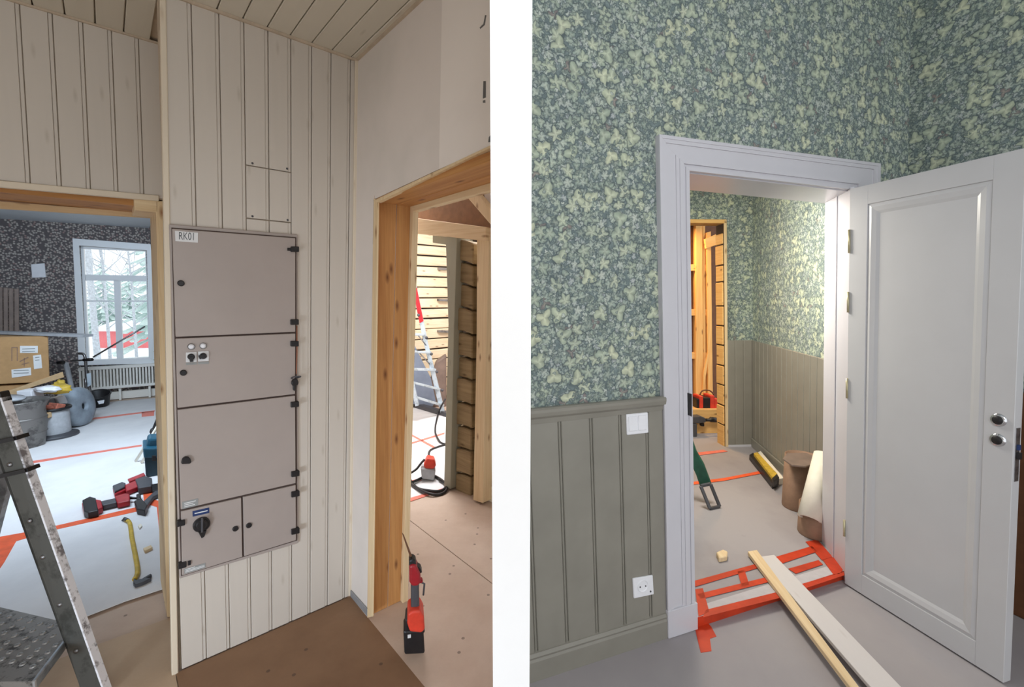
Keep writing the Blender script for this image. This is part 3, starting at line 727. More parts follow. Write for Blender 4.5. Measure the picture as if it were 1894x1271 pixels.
for i, (y0, y1) in enumerate(zip(ys, ys[1:])):
    x0, x1 = 846 - 4 * i / 11, 875 - 5 * i / 11
    top = [(x0 + (x1 - x0) * k / 6, y0 + 3 + 8 * (k / 6) ** 2) for k in range(7)]
    bot = [(x0 + (x1 - x0) * k / 6, y1 - 1 + 8 * (k / 6) ** 2) for k in range(6, -1, -1)]
    if i == 10: bot = [(x1, 921), (x0, 908)]
    b = B(); slab(b, LG, top + bot, -.26, -.02 - .012 * (i % 3)); struct('log_end', b, M['logw'], (LG.v.normalized(), LG.u, LG.n), sec, .008)
for i in range(13):
    y0 = 440 + i * 38 + 3; y1 = y0 + 31
    b = B(); slab(b, LG, [(897, y0), (960, y0 + 6), (960, y1 + 8), (897, y1)], -.25, -.06 - .01 * (i % 2)); struct('log', b, M['plankw'], (LG.v.normalized(), LG.u, LG.n), sec, .006)
b = B(); slab(b, LG, [(824, 438), (845, 438), (840, 600), (833, 905), (821, 901), (829, 600)], -.08, .02); solo('wall_post', b, M['postw'], 'grey green upright post left of the cut log ends', 'post', LG.frame, .003)
b = B(); slab(b, LG, [(882, 432), (905, 438), (899, 640), (893, 931), (875, 925), (881, 640)], -.10, .03); solo('wall_stud', b, M['pine_light'], 'pale upright timber stud right of the cut log ends', 'post', LG.frame, .003)
b = B(); slab(b, LG, [(735, 399), (899, 420), (898, 445), (735, 428)], -.02, .06); solo('cross_beam', b, M['pine_light'], 'pale horizontal beam across the top of the log opening', 'beam', (LG.v.normalized(), LG.u, LG.n), .003)
b = B(); slab(b, LG, [(800, 433), (848, 440), (848, 456), (800, 449)], -.5, -.1); solo('mossy_beam', b, M['postw'], 'dull green timber end tucked under the pale beam', 'beam', None, .003)
b = B(); slab(b, LG, [(847, 345), (862, 333), (925, 408), (925, 436)], .0, .06); solo('diagonal_brace', b, M['pine_light'], 'pale diagonal brace above the horizontal beam', 'brace', None, .003)
b = B(); slab(b, LG, [(700, 250), (985, 250), (985, 480), (885, 430), (700, 410)], -.08, -.03); solo('sheathing_board', b, M['brownboard'], 'brown sheathing board above the pale beam', 'board', LG.frame)
b = B(); slab(b, LG, [(855, 240), (985, 240), (985, 480), (907, 395)], -.03, -.01); solo('gypsum_board', b, M['plaster2'], 'grey gypsum board right of the diagonal brace', 'board', LG.frame)
for x, y in ((813, 497), (812, 555), (812, 613)):
    b = B(); slab(b, FW, [(x, y - 2), (x + 24, y - 1), (x + 24, y + 3), (x, y + 2)], 0, .06); struct('steel_tie', b, M['steel'], parent=log_wall)

fp2 = thing('floor_paper', 'white floor paper with orange tape in front of the log wall', 'floor paper', fl(790, 850))
b = B(); slab(b, FL, [(680, 950), (745, 929), (826, 904), (826, 765), (750, 742), (690, 742)], 0, .003); part('sheet', b, M['paper'], fp2)
for pix in ([(735, 928), (800, 909), (826, 901), (826, 905), (745, 932)], [(735, 895), (775, 885), (780, 888), (735, 902)], [(757, 804), (761, 803), (808, 828), (803, 830)], [(752, 821), (822, 800), (822, 803), (756, 823)]):
    b = B(); slab(b, FL, pix, .003, .005); part('tape_strip', b, M['tape_pink'], fp2)
b = B(); p, q = fl(742, 745), fl(832, 772); beam(b, p + V((0, 0, .03)), q + V((0, 0, .03)), .06, .08); solo('floor_batten', b, M['greydk'], 'dark batten lying on the paper at the ladder foot', 'batten', None, .004)

# stepladder in the log room
def up(W, x, y, o=0): return W.px(x, y, o)
lf_ = fl(822, 768); LP = facing(lf_)
lad = thing('stepladder', 'aluminium stepladder with red sticker leaning before the light logs', 'ladder', lf_)
b = B(); slab(b, LP, [(755, 497), (764, 497), (791, 632), (824, 766), (815, 766), (783, 632)], -.03, .03); part('rail', b, M['alu_blue'], lad, None, .004)
b = B(); slab(b, LP, [(763.5, 534), (771, 532), (783.5, 594), (776, 598)], .03, .033); part('sticker', b, M['red'], lad, label='red sticker')
b = B(); slab(b, LP, [(744, 640), (750, 640), (775, 750), (768, 752)], .30, .35); part('rail', b, M['alu_blue'], lad, None, .004)
for p, q in (((742, 618), (786, 619)), ((746, 650), (795, 652)), ((752, 683), (804, 684)), ((757, 706), (812, 720)), ((766, 734), (819, 750))):
    b = B(); a_, b_ = LP.px(p[0], p[1], .32), LP.px(q[0], q[1], .0); beam(b, a_, b_, .03, .06); part('rung', b, M['alu_blue'], lad, None, .004)
for p, q in (((773, 620), (789, 640)), ((775, 652), (796, 675))):
    b = B(); tube(b, [LP.px(p[0], p[1], .1), LP.px(q[0], q[1], .02)], .008, 6); part('brace', b, M['steel'], lad)
for x, y in ((758, 528), (774, 583), (789, 625), (798, 655), (808, 688), (818, 722)):
    b = B(); lathe(b, LP.px(x, y, .03), [(0, .008), (.018, .006), (.02, 0)], LP.n, 10); part('rivet', b, M['greydk'], lad)
SB = facing(fl(778, 757))
b = B(); slab(b, SB, [(735, 615), (754, 613), (797, 700), (806, 742), (800, 752), (735, 744)], -.06, -.03); solo('leaning_sheet', b, M['bluegrey'], 'blue grey sheet leaning behind the stepladder', 'sheet', None, .003)
b = B(); slab(b, SB, [(807, 668), (826, 655), (826, 760), (800, 754), (780, 752)], -.22, -.07); solo('brown_sack', b, M['brownpack'], 'dull brown sack slumped behind the ladder foot', 'sack', None, .03, 2)
# circular saw, its box and the cable
SW = facing(fl(795, 886))
sw = thing('circular_saw', 'red handheld saw lying among black cable loops', 'saw', fl(792, 885))
b = B(); slab(b, SW, [(783, 862), (790, 848), (803, 850), (807, 862), (802, 868), (788, 868)], -.05, .05); part('body', b, M['redo'], sw, None, .012, 2)
b = B(); slab(b, SW, [(778, 866), (806, 870), (803, 890), (780, 886)], -.05, .06); part('base', b, M['greyp'], sw, None, .008)
b = B(); tube(b, smooth_path([SW.px(785, 850, .0), SW.px(778, 858, .03), SW.px(770, 868, .06), SW.px(758, 876, .1)], 4), .010, 7); part('handle', b, M['black'], sw)
def floor_cable(name, pix, r, m, label, z=.012):
    b = B(); tube(b, smooth_path([fl(x, y, z + (i % 3) * .006) for i, (x, y) in enumerate(pix)], 6), r, 7); return solo(name, b, m, label, 'cable')
floor_cable('power_cable', [(752, 878), (768, 900), (790, 912), (812, 915), (826, 906), (822, 893), (802, 880), (785, 882), (760, 892), (745, 880), (770, 902), (795, 908), (815, 908), (826, 898), (812, 886)], .012, M['black'], 'thick black cable coil on the floor below the saw')
b = B(); tube(b, smooth_path([LP.px(824, 738, .05), LP.px(817, 750, .08)] + [fl(x, y, z) for x, y, z in ((811, 764, .04), (807, 780, .012), (805, 792, .012), (806, 803, .03), (814, 818, .012), (824, 822, .012), (812, 826, .012), (795, 834, .012), (793, 850, .02))], 6), .011, 7)
solo('extension_lead', b, M['black'], 'dark lead hanging in a curve from the ladder to the floor', 'cable')
b = B(); tube(b, smooth_path([fl(748, 800, .3), fl(752, 825, .1), fl(754, 836, .01), fl(750, 848, .01), fl(744, 850, .01)], 5), .014, 7); solo('short_lead', b, M['black'], 'short black lead beside the far jamb strip', 'cable')

# ================================================================== SWITCHBOARD CABINET
def disc(bm, W, x, y, r, o0, o1, seg=16, bev=.0):
    d = o1 - o0; c = W.px(x, y, o1) - W.n * d
    lathe(bm, c, [(0, d), (r - bev, d), (r, d - bev), (r, 0)], W.n, seg, False)
CBF = .012; CDF = .024
cb = thing('switchboard_cabinet', 'large beige electrical switchboard cabinet set in the panelled wall', 'cabinet', PW.p(.48, .4, 0))
b = B(); slab(b, PW, [(312.5, 414), (551, 434), (552.5, 1005), (332, 1071)], -.01, CBF); part('body', b, M['cabinet'], cb, PW.frame, .003)
b = B(); slab(b, PW, [(317, 421), (548, 439), (549.5, 1000), (335, 1066)], .0, CBF + .002); part('gasket', b, M['cabdark'], cb, PW.frame)
def door(pix, label):
    b = B(); slab(b, PW, pix, CBF, CDF); return part('door', b, M['cabinet'], cb, PW.frame, .002, label=label)
D1 = door([(318.5, 423), (546.5, 440.5), (546.5, 614), (325, 623.5)], 'top door with a name plate')
D2 = door([(325, 626.5), (546.5, 617), (546, 729), (328.5, 755)], 'second door with two small switches')
D3 = door([(328.5, 758.5), (546, 732), (547, 894), (334.5, 943)], 'large plain third door')
D4 = door([(335, 946.5), (446.3, 921), (448.5, 1030.5), (337, 1065)], 'lower left door with a rotary switch')
D5 = door([(449.5, 920), (547, 897.5), (548, 999.5), (451.8, 1029.5)], 'lower right door')
def hinge(par, x, y, w=15, h=10, ang=-.2):
    b = B(); slab(b, PW, [(x - w / 2, y - h / 2 - ang * w / 2), (x + w / 2, y - h / 2 + ang * w / 2), (x + w / 2, y + h / 2 + ang * w / 2), (x - w / 2, y + h / 2 - ang * w / 2)], CBF, CDF + .010)
    part('hinge', b, M['black'], par, PW.frame, .002)
for par, x, y, a in ((D1, 546, 461, 0), (D1, 545.5, 596, 0), (D2, 545.5, 636, 0), (D3, 546, 748.5, -.1), (D3, 547, 877, -.16), (D5, 547, 914.5, -.18), (D5, 547, 983.5, -.22), (D4, 335, 969, -.24), (D4, 337.5, 1047, -.28)):
    hinge(par, x, y, ang=a)
b = B(); slab(b, PW, [(532, 458.5), (539, 459), (539, 464), (532, 463.5)], CDF, CDF + .006); part('hinge_pin', b, M['black'], D1, PW.frame)
b = B(); slab(b, PW, [(348, 1039), (353, 1037.5), (353, 1045), (348, 1046.5)], CDF, CDF + .006); part('latch_stud', b, M['black'], D4, PW.frame)
for par, x, y in ((D1, 335, 524), (D2, 339.5, 690), (D4, 436, 979), (D5, 461, 973)):
    b = B(); disc(b, PW, x, y, .0115, CDF, CDF + .008, 16, .003); part('lock', b, M['black'], par)
b = B(); pts = [(345 + 9 * cos(a * pi / 6), 855 - 10 * sin(a * pi / 6)) for a in range(7)]; slab(b, PW, [(353, 858), ] + pts + [(335.5, 859)], CDF, CDF + .014); part('latch_handle', b, M['black'], D3, PW.frame, .003)
def label_plate(par, name, pix, m, lines, ink, lab=None):
    b = B(); slab(b, PW, pix, CDF, CDF + .0015); pl = part(name, b, m, par, PW.frame, label=lab)
    (x0, y0), (x1, y1), (x2, y2), (x3, y3) = pix
    b = B()
    for (u0, u1, v0, v1) in lines:
        P = lambda u, v: ((x0 + (x1 - x0) * u) * (1 - v) + (x3 + (x2 - x3) * u) * v, (y0 + (y1 - y0) * u) * (1 - v) + (y3 + (y2 - y3) * u) * v)
        slab(b, PW, [P(u0, v0), P(u1, v0), P(u1, v1), P(u0, v1)], CDF + .0012, CDF + .0022)
    if lines: part('print', b, ink, par)
label_plate(D1, 'name_plate', [(323.5, 427), (366, 430.5), (366, 449), (324.5, 446)], M['labelw'], [], M['ink'])
label_plate(D3, 'rating_plate', [(337, 929), (366.5, 922), (366.5, 935), (337.5, 942)], M['labelg'], [(.12, .85, .22, .32), (.12, .7, .45, .55), (.12, .8, .7, .8)], M['labelw'])
label_plate(D4, 'switch_plate', [(356, 946), (387, 939), (387, 949), (356.5, 956)], M['labelb'], [(.12, .9, .42, .6)], M['labelw'])
label_plate(D4, 'notice_plate', [(341, 1053), (380, 1041.5), (380.5, 1050), (341, 1062)], M['labelg'], [(.05, .5, .1, .22), (.05, .95, .4, .52), (.05, .95, .65, .78)], M['labelw'])
def text_on(W, s, x, y, hpx, wpx, off, m, parent, up_px=(0, -1), name='lettering'):
    c = bpy.data.curves.new(name, 'FONT'); c.body = s; c.size = 1.0; c.extrude = .0
    t = bpy.data.objects.new(name + '_tmp', c); COL.objects.link(t)
    dg = bpy.context.evaluated_depsgraph_get(); me = bpy.data.meshes.new_from_object(t.evaluated_get(dg))
    bpy.data.objects.remove(t)
    xs = [v.co.x for v in me.vertices]; ysv = [v.co.y for v in me.vertices]
    x0, x1, y0, y1 = min(xs), max(xs), min(ysv), max(ysv)
    o = W.px(x, y, off); ex = W.px(x + wpx[0], y + wpx[1], off) - o; ey = W.px(x + up_px[0] * hpx, y + up_px[1] * hpx, off) - o
    b = B(); b.from_mesh(me)
    for v in b.verts: v.co = o + ex * ((v.co.x - x0) / (x1 - x0)) + ey * ((v.co.y - y0) / (y1 - y0))
    return part(name, b, m, parent)
text_on(PW, 'RK01', 331, 443, 14, (27.5, 1.5), CDF + .002, M['ink'], D1)
# lamps and small switches on the second door
for x, y in ((354, 641.5), (376, 640)):
    b = B(); disc(b, PW, x, y, .0125, CDF, CDF + .005, 18, .002); part('indicator_bezel', b, M['steel'], D2)
    b = B(); disc(b, PW, x, y, .0095, CDF + .004, CDF + .012, 16, .004); part('indicator_lens', b, M['white'], D2)
for x, y, dx, dy in ((354, 660.5, 1, 9), (376.5, 659, -7.5, 3)):
    b = B(); slab(b, PW, [(x - 10, y - 8.5), (x + 10, y - 9.5), (x + 10, y + 9), (x - 10, y + 10)], CDF, CDF + .005); part('switch_base', b, M['labelw'], D2, PW.frame, .001)
    b = B(); slab(b, PW, [(x - 10, y + 11), (x + 10, y + 10), (x + 10, y + 14), (x - 10, y + 15)], CDF, CDF + .002); part('switch_caption', b, M['labelg'], D2)
    b = B(); disc(b, PW, x, y, .0118, CDF + .005, CDF + .018, 16, .003)
    q = V((dx, dy)); nrm = V((-dy, dx)).normalized() * 3
    slab(b, PW, [(x - nrm.x, y - nrm.y), (x + dx - nrm.x, y + dy - nrm.y), (x + dx + nrm.x, y + dy + nrm.y), (x + nrm.x, y + nrm.y)], CDF + .006, CDF + .024); part('switch_knob', b, M['black'], D2)
# main rotary switch
b = B(); disc(b, PW, 373.5, 972, .030, CDF, CDF + .014, 28, .004); disc(b, PW, 373.5, 972, .020, CDF + .012, CDF + .03, 24, .004)
slab(b, PW, [(367, 985), (382, 982), (378, 993), (373, 996)], CDF, CDF + .02); part('rotary_switch', b, M['black'], D4)
b = B(); slab(b, PW, [(372, 959), (376, 958), (376, 985), (372, 986)], CDF + .029, CDF + .036); part('switch_grip', b, M['greydk'], D4, None, .001)
# padlock with its ring on the lead
kr = thing('key_bunch', 'black key fob with a ring hanging from a thin cord at the cabinet hinge', 'keys', PW.px(547, 700, .03))
b = B(); tube(b, [PW.px(549, 603, .027), PW.px(549.5, 650, .028), PW.px(548, 692, .032)], .0022, 6); part('cord', b, M['copper'], kr)
c = PW.px(547.5, 698, .036); b = B()
ring = [c + PW.u * (.019 * cos(k * pi / 8)) + (PW.v * .35 + PW.n * .9).normalized() * (.019 * sin(k * pi / 8)) for k in range(17)]
tube(b, ring, .003, 6, False); part('ring', b, M['greydk'], kr)
b = B(); slab(b, PW, [(540, 706), (544, 701), (550, 701), (553, 707), (552, 712), (548, 714), (548, 723), (543, 723), (543, 714), (540, 712)], .026, .042); part('fob', b, M['black'], kr, None, .003)

# ================================================================== FOREGROUND STEPLADDER
foot = fl(197, 1292); 
Tt = ray(1.0, 735); Tt = EYEV + Tt * ((foot.y - .02) / Tt.y)
ax = (Tt - foot).normalized()
fs = thing('stepladder', 'worn aluminium stepladder with studded step in the left foreground', 'ladder', foot)
f1 = V((-1, -.10, 0)); f1 = (f1 - ax * ax.dot(f1)).normalized(); f2 = ax.cross(f1); f2 = f2 if f2.y > 0 else -f2
lo = foot - ax * .0
def bar(p, q, w1, w2): prism(b, [p, p + f1 * w1, p + f1 * w1 + f2 * w2, p + f2 * w2], q - p)
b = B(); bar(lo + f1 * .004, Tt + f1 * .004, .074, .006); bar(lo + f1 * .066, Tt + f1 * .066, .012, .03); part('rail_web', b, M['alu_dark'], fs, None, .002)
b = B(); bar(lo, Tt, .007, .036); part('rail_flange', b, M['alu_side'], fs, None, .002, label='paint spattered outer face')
b = B(); bar(Tt - ax * .02, Tt + ax * .02, .086, .04); part('rail_cap', b, M['black'], fs, None, .003)
for k in (.18, .34, .5, .62, .8):
    b = B(); lathe(b, foot.lerp(Tt, k) + f1 * .045, [(0, -.006), (.008, -.005), (.009, 0)], f2, 10); part('rivet', b, M['steel'], fs)
for y in (796, 852):
    k = (1285 - y) / (1292 - 735); c = foot.lerp(Tt, k * .995)
    b = B(); beam(b, c + f1 * .1 - f2 * .008, c - f1 * .008 - f2 * .008, .014, .012, ax); beam(b, c - f1 * .008 - f2 * .008, c - f1 * .008 + f2 * .04, .014, .01, ax); part('strap', b, M['black'], fs)
kz = (1292 - 1157) / (1292 - 735); pz = foot.lerp(Tt, kz).z - .05
q1 = [fl(x, y, pz) for x, y in ((-60, 1108), (103, 1146), (141, 1158), (100, 1212), (62, 1262), (-120, 1262))]
b = B(); prism(b, q1, V((0, 0, -.022))); part('step', b, M['alu_step'], fs, None, .003)
b = B(); e0, e1 = q1[2], q1[4]; beam(b, e0 + V((0, 0, -.012)), e1 + V((0, 0, -.012)), .034, .012, (0, 0, 1)); part('step_edge', b, M['alu'], fs, None, .003, label='bright front edge of the step')
sb = B(); lathe(sb, V((0, 0, 0)), [(.0105, 0), (.008, .004), (.0045, .005), (.004, .002)], (0, 0, 1), 10)
first = None
for i in range(8):
    for j in range(6):
        p = fl(-10 + i * 19 + j * 5 - 30, 1128 + i * 4.4 + j * 17.5, pz)
        ok_ = True
        xx, yy = -40 + i * 19 + j * 5, 1128 + i * 4.4 + j * 17.5
        lim = 141 - (yy - 1157) * (79 / 105.) - 9
        if xx > lim or (yy < 1142 + .25 * (xx - 103)) and xx > 60: continue
        if first is None:
            b = sb.copy(); bmesh.ops.translate(b, verts=b.verts, vec=p); first = part('tread_stud', b, M['alu'], fs); p0_ = p
        else:
            o = first.copy(); COL.objects.link(o); o.parent = fs; o.location = p - p0_
b = B(); r1 = EYEV + ray(5, 890) * ((foot.y + .25) / ray(5, 890).y); r2 = EYEV + ray(-70, 1200) * ((foot.y + .45) / ray(-70, 1200).y)
g1 = EYEV + ray(16, 860) * ((foot.y + .2) / ray(16, 860).y)
beam(b, g1, r2, .05, .03, (1, 0, 0)); part('rear_leg', b, M['alu'], fs, None, .003)

# ================================================================== TOOLS BY THE LEFT DOORWAY
def flatpart(name, pix, z0, z1, m, par, bev=.006, seg=2, lab=None):
    z1 = z0 + (z1 - z0) * .8
    b = B(); prism(b, [fl(x, y, z1) for x, y in pix], V((0, 0, z0 - z1))); return part(name, b, M[m], par, None, bev, seg, label=lab)
g = 'cordless tools on the floor paper'
t = thing('cordless_tool', 'red and black cordless tool nearest the crowbar with its battery pointing left', 'power tool', fl(200, 935), g)
flatpart('battery', [(152, 925), (166, 918), (177, 921), (182, 944), (163, 948), (155, 945)], .004, .065, 'black', t)
flatpart('battery_face', [(151, 930), (158, 928), (162, 945), (155, 946)], .006, .058, 'red', t)
flatpart('collar', [(175, 923), (187, 925), (190, 938), (180, 943)], .008, .06, 'red', t)
flatpart('grip', [(186, 927), (213, 921), (216, 929), (190, 935)], .012, .055, 'greydk', t)
flatpart('body', [(212, 918), (232, 912), (240, 914), (240, 926), (217, 931)], .01, .06, 'red', t)
b = B(); tube(b, [fl(238, 921, .035), fl(252, 922, .035)], [.012, .008], 8); part('spindle', b, M['black'], t)
t = thing('cordless_tool', 'red cordless tool with grey battery end, beside the teal toolbox', 'power tool', fl(240, 900), g)
flatpart('battery', [(208, 898), (226, 891), (232, 893), (231, 900), (212, 909)], .004, .07, 'greydk', t)
flatpart('battery_face', [(208, 901), (214, 906), (231, 899), (232, 906), (212, 915)], .004, .05, 'red', t)
flatpart('grip', [(230, 897), (252, 888), (256, 900), (233, 909)], .01, .055, 'red', t)
flatpart('body', [(250, 886), (268, 880), (281, 884), (280, 899), (256, 903)], .008, .075, 'greydk', t)
flatpart('rod', [(236, 886), (266, 874), (269, 879), (239, 891)], .03, .05, 'red', t, .003, 1)
t = thing('drill_head_tool', 'black bent tool lying right of the red cordless tools', 'power tool', fl(268, 930), g)
flatpart('head', [(248, 926), (262, 922), (273, 934), (268, 944), (253, 941)], .004, .06, 'black', t)
flatpart('shaft', [(264, 928), (287, 907), (302, 901), (303, 909), (284, 918), (270, 938)], .006, .045, 'greydk', t)
flatpart('knob', [(252, 914), (260, 912), (261, 922), (252, 924)], .01, .05, 'black', t)
flatpart('tail', [(278, 896), (302, 892), (303, 903), (282, 909)], .006, .05, 'black', t)
# crowbar
cp_ = [(228, 962), (233, 962), (240, 968), (244, 995), (250, 1025), (254, 1048), (254, 1062), (249, 1072)]
t = thing('crowbar', 'yellow crowbar with black claw lying on the white floor paper', 'crowbar', fl(250, 1030))
b = B(); tube(b, smooth_path([fl(x, y, .014) for x, y in cp_[1:]], 5), .0125, 8); part('shaft', b, M['yellow'], t)
b = B(); tube(b, [fl(226, 963, .012), fl(230, 960, .014), fl(236, 963, .016)], [.006, .013, .0135], 8); part('chisel_end', b, M['greydk'], t)
flatpart('claw', [(247, 1068), (252, 1072), (262, 1070), (279, 1060), (281, 1063), (272, 1068), (281, 1069), (265, 1077), (250, 1082), (246, 1078)], .003, .028, 'greydk', t, .004, 1)
b = B(); slab(b, Flat(.003), [(265, 1014), (279, 1008), (282, 1012), (268, 1019)], 0, .018); solo('wood_offcut', b, M['pine_light'], 'small wood offcut right of the crowbar', 'offcut', None, .001, 1, 'offcuts by the crowbar')
b = B(); slab(b, Flat(.003), [(255, 972), (260, 968), (263, 972), (258, 977)], 0, .012); solo('wood_offcut', b, M['rollw'], 'tiny pale offcut near the hooked end of the crowbar', 'offcut', None, .001, 1, 'offcuts by the crowbar')
# teal toolbox
TB = facing(fl(283, 882))
t = thing('toolbox', 'teal plastic toolbox half hidden by the door lining', 'toolbox', fl(283, 880))
b = B(); slab(b, TB, [(267, 846), (306, 846), (306, 882), (270, 882)], -.30, .0); part('body', b, M['tealdk'], t, None, .008, 2)
b = B(); slab(b, TB, [(264, 830), (306, 828), (306, 847), (266, 848)], -.31, .012); part('lid', b, M['teal'], t, None, .012, 2)
b = B(); slab(b, TB, [(274, 812), (306, 810), (306, 829), (270, 831)], -.26, -.06); part('lid_top', b, M['teal'], t, None, .02, 2)
b = B(); slab(b, TB, [(281, 843), (289, 843), (289, 853), (281, 853)], .0, .02); part('latch', b, M['black'], t, None, .003)
t = thing('level_tripod', 'folded pale tripod with black clamps leaning by the toolbox', 'tripod', fl(252, 855))
for i, (p, q) in enumerate((((251, 853), (300, 775)), ((262, 856), (302, 790)), ((272, 822), (297, 760)))):
    b = B(); a_ = fl(p[0], p[1], .01); dpt = a_.y + .05; r_ = ray(*q); e_ = EYEV + r_ * (dpt / r_.y); tube(b, [a_, e_], .012, 7); part('leg', b, M['rollw' if i < 2 else 'black'], t)
    c = a_.lerp(e_, .4); b = B(); lathe(b, c, [(0, -.02), (.022, -.02), (.022, .02), (0, .02)], e_ - a_, 8); part('clamp', b, M['black'], t)

# ================================================================== CLUTTER IN THE WINDOW ROOM
def at(x, y, yy):                       # the point seen at x, y that stands yy metres into the rooms
    r = ray(x, y); return EYEV + r * (yy / r.y)
# galvanised barrel
bc = fl(44, 826); sc_ = bc.y / F
t = thing('steel_barrel', 'dented galvanised steel barrel at the left edge beside the ladder', 'barrel', bc)
b = B(); lathe(b, bc, [(0, 0), (.165, 0), (.168, .01), (.19, .22), (.2, .40), (.212, .46), (.222, .475), (.222, .49), (.208, .488), (.196, .44), (.15, .06), (0, .05)], (0, 0, 1), 28)
for v in b.verts: v.co += V((sin(v.co.z * 31 + v.co.x * 23), cos(v.co.z * 19 + v.co.y * 27), 0)) * .008
part('shell', b, M['zinc'], t)
for h, r in ((.15, .185), (.30, .197)):
    b = B(); lathe(b, bc, [(r - .006, h - .012), (r + .007, h), (r - .006, h + .012)], (0, 0, 1), 28); part('hoop', b, M['zinc'], t)
b = B(); lathe(b, at(22, 738, bc.y) , [(0, 0), (.10, 0), (.10, .02), (0, .02)], (.2, 0, 1), 16); solo('flat_disc', b, M['greyp'], 'flat grey disc lying on the barrel mouth', 'disc')
# cable drum holding bricks
pc = fl(100, 808)
t = thing('cable_drum', 'grey cable drum standing on its dark flange with rubble in it', 'drum', pc)
b = B(); lathe(b, pc, [(0, 0), (.20, 0), (.21, .012), (.21, .03), (.155, .035), (.15, .05), (0, .05)], (0, 0, 1), 32); part('base_flange', b, M['greydk'], t)
b = B(); lathe(b, pc, [(.142, .04), (.146, .06), (.146, .30), (.142, .32)], (0, 0, 1), 32); part('core', b, M['greyp'], t)
b = B(); lathe(b, pc, [(.13, .30), (.165, .31), (.172, .325), (.165, .34), (.145, .335), (.13, .31), (0, .22)], (0, 0, 1), 32); part('rim', b, M['black'], t)
def chunk(name, x, y, yy, sx_, sy_, sz_, rz, m, label, cat, rx=0.0, group=None):
    c = at(x, y, yy); b = B(); bmesh.ops.create_cube(b, size=1)
    Mx = Matrix.Translation(c) @ Matrix.Rotation(rz, 4, 'Z') @ Matrix.Rotation(rx, 4, 'X') @ Matrix.Diagonal((sx_, sy_, sz_, 1)); b.transform(Mx)
    return solo(name, b, M[m], label, cat, None, .006, 1, group)
chunk('brick', 86, 757, pc.y - .05, .15, .08, .07, .5, 'brick', 'red brick piece leaning left in the cable drum', 'brick', .3, 'bricks in the cable drum')
chunk('brick', 104, 753, pc.y + .0, .15, .08, .08, -.3, 'brick', 'red brick piece sticking up in the middle of the cable drum', 'brick', -.4, 'bricks in the cable drum')
chunk('wood_block', 84, 768, pc.y - .14, .09, .05, .06, .2, 'carddk', 'pale wood block at the front rim of the cable drum', 'block')
chunk('grey_carton', 88, 745, pc.y + .15, .13, .10, .10, .2, 'greyp', 'grey carton standing behind the bricks in the drum', 'carton')
chunk('white_carton', 112, 742, pc.y + .22, .10, .08, .12, -.4, 'white', 'tilted white carton left of the round grey disc', 'carton', .25)
chunk('white_box', 57, 732, bc.y + .30, .14, .16, .14, .15, 'white', 'white box standing behind the steel barrel', 'box')
# round grey disc
dc = fl(144, 788); dcz = dc + V((0, 0, .235)); dax = V((.97, .20, .08))
t = thing('cable_reel', 'large round grey reel disc with a dark hole standing on edge', 'reel', dc)
b = B(); lathe(b, dcz, [(.045, -.09), (.20, -.09), (.23, -.07), (.235, .04), (.225, .07), (.17, .095), (.06, .10), (.045, .09), (.045, -.09)], dax, 36); part('disc', b, M['greyd'], t)
b = B(); lathe(b, dcz, [(0, .06), (.045, .06), (.045, -.08), (0, -.08)], dax, 20); part('hub', b, M['black'], t)
# hand truck
t = thing('hand_truck', 'grey hand truck with bent handles in front of the radiator', 'hand truck', fl(168, 758))
hy = fl(168, 758).y
for pts in ([(171, 752), (166, 720), (160, 690), (158, 664), (154, 655), (146, 654)], [(158, 757), (160, 735), (158, 700)]):
    b = B(); tube(b, smooth_path([at(x, y, hy) for x, y in pts], 4), .017, 8); part('tube', b, M['steel'], t)
b = B(); tube(b, [at(131, 668, hy), at(160, 666, hy), at(168, 665, hy)], .012, 7); part('crossbar', b, M['steel'], t)
b = B(); tube(b, [at(155, 666, hy), at(171, 665, hy)], .022, 8); part('grip', b, M['black'], t)
b = B(); tube(b, [at(107, 671, hy), at(118, 670, hy)], .022, 8); part('grip', b, M['black'], t)
HW = facing(fl(168, 760))
b = B(); slab(b, HW, [(160, 692), (168, 690), (169, 712), (162, 716)], -.02, .02); part('tag', b, M['alu_blue'], t)
b = B(); slab(b, HW, [(158, 735), (174, 736), (176, 758), (160, 762)], -.10, .10); part('axle_box', b, M['greydk'], t, None, .02, 2)
b = B(); tube(b, smooth_path([at(121, 671, hy + .05), at(126, 690, hy + .05), at(131, 712, hy + .05), at(133, 726, hy + .05)], 4), [.03] * 13, 8); solo('grey_pipe', b, M['greyp'], 'short bent grey pipe standing behind the reel disc', 'pipe')
bk = fl(184, 752)
t = thing('black_bucket', 'black bucket tipped on the floor beside the hand truck', 'bucket', bk)
b = B(); lathe(b, bk + V((0, 0, .02)), [(0, 0), (.11, 0), (.15, .16), (.16, .165), (.155, .18), (.14, .17), (.10, .02), (0, .02)], (.1, -.25, .95), 24); part('shell', b, M['black'], t)
b = B(); slab(b, facing(bk), [(180, 742), (193, 740), (192, 746), (183, 748)], .155, .17); part('sticker', b, M['white'], t, label='white sticker')
b = B(); tube(b, [at(172, 661, 6.0), at(268, 604, 6.2)], .010, 6); solo('thin_rod', b, M['steel'], 'thin rod slanting across the window panes', 'rod')
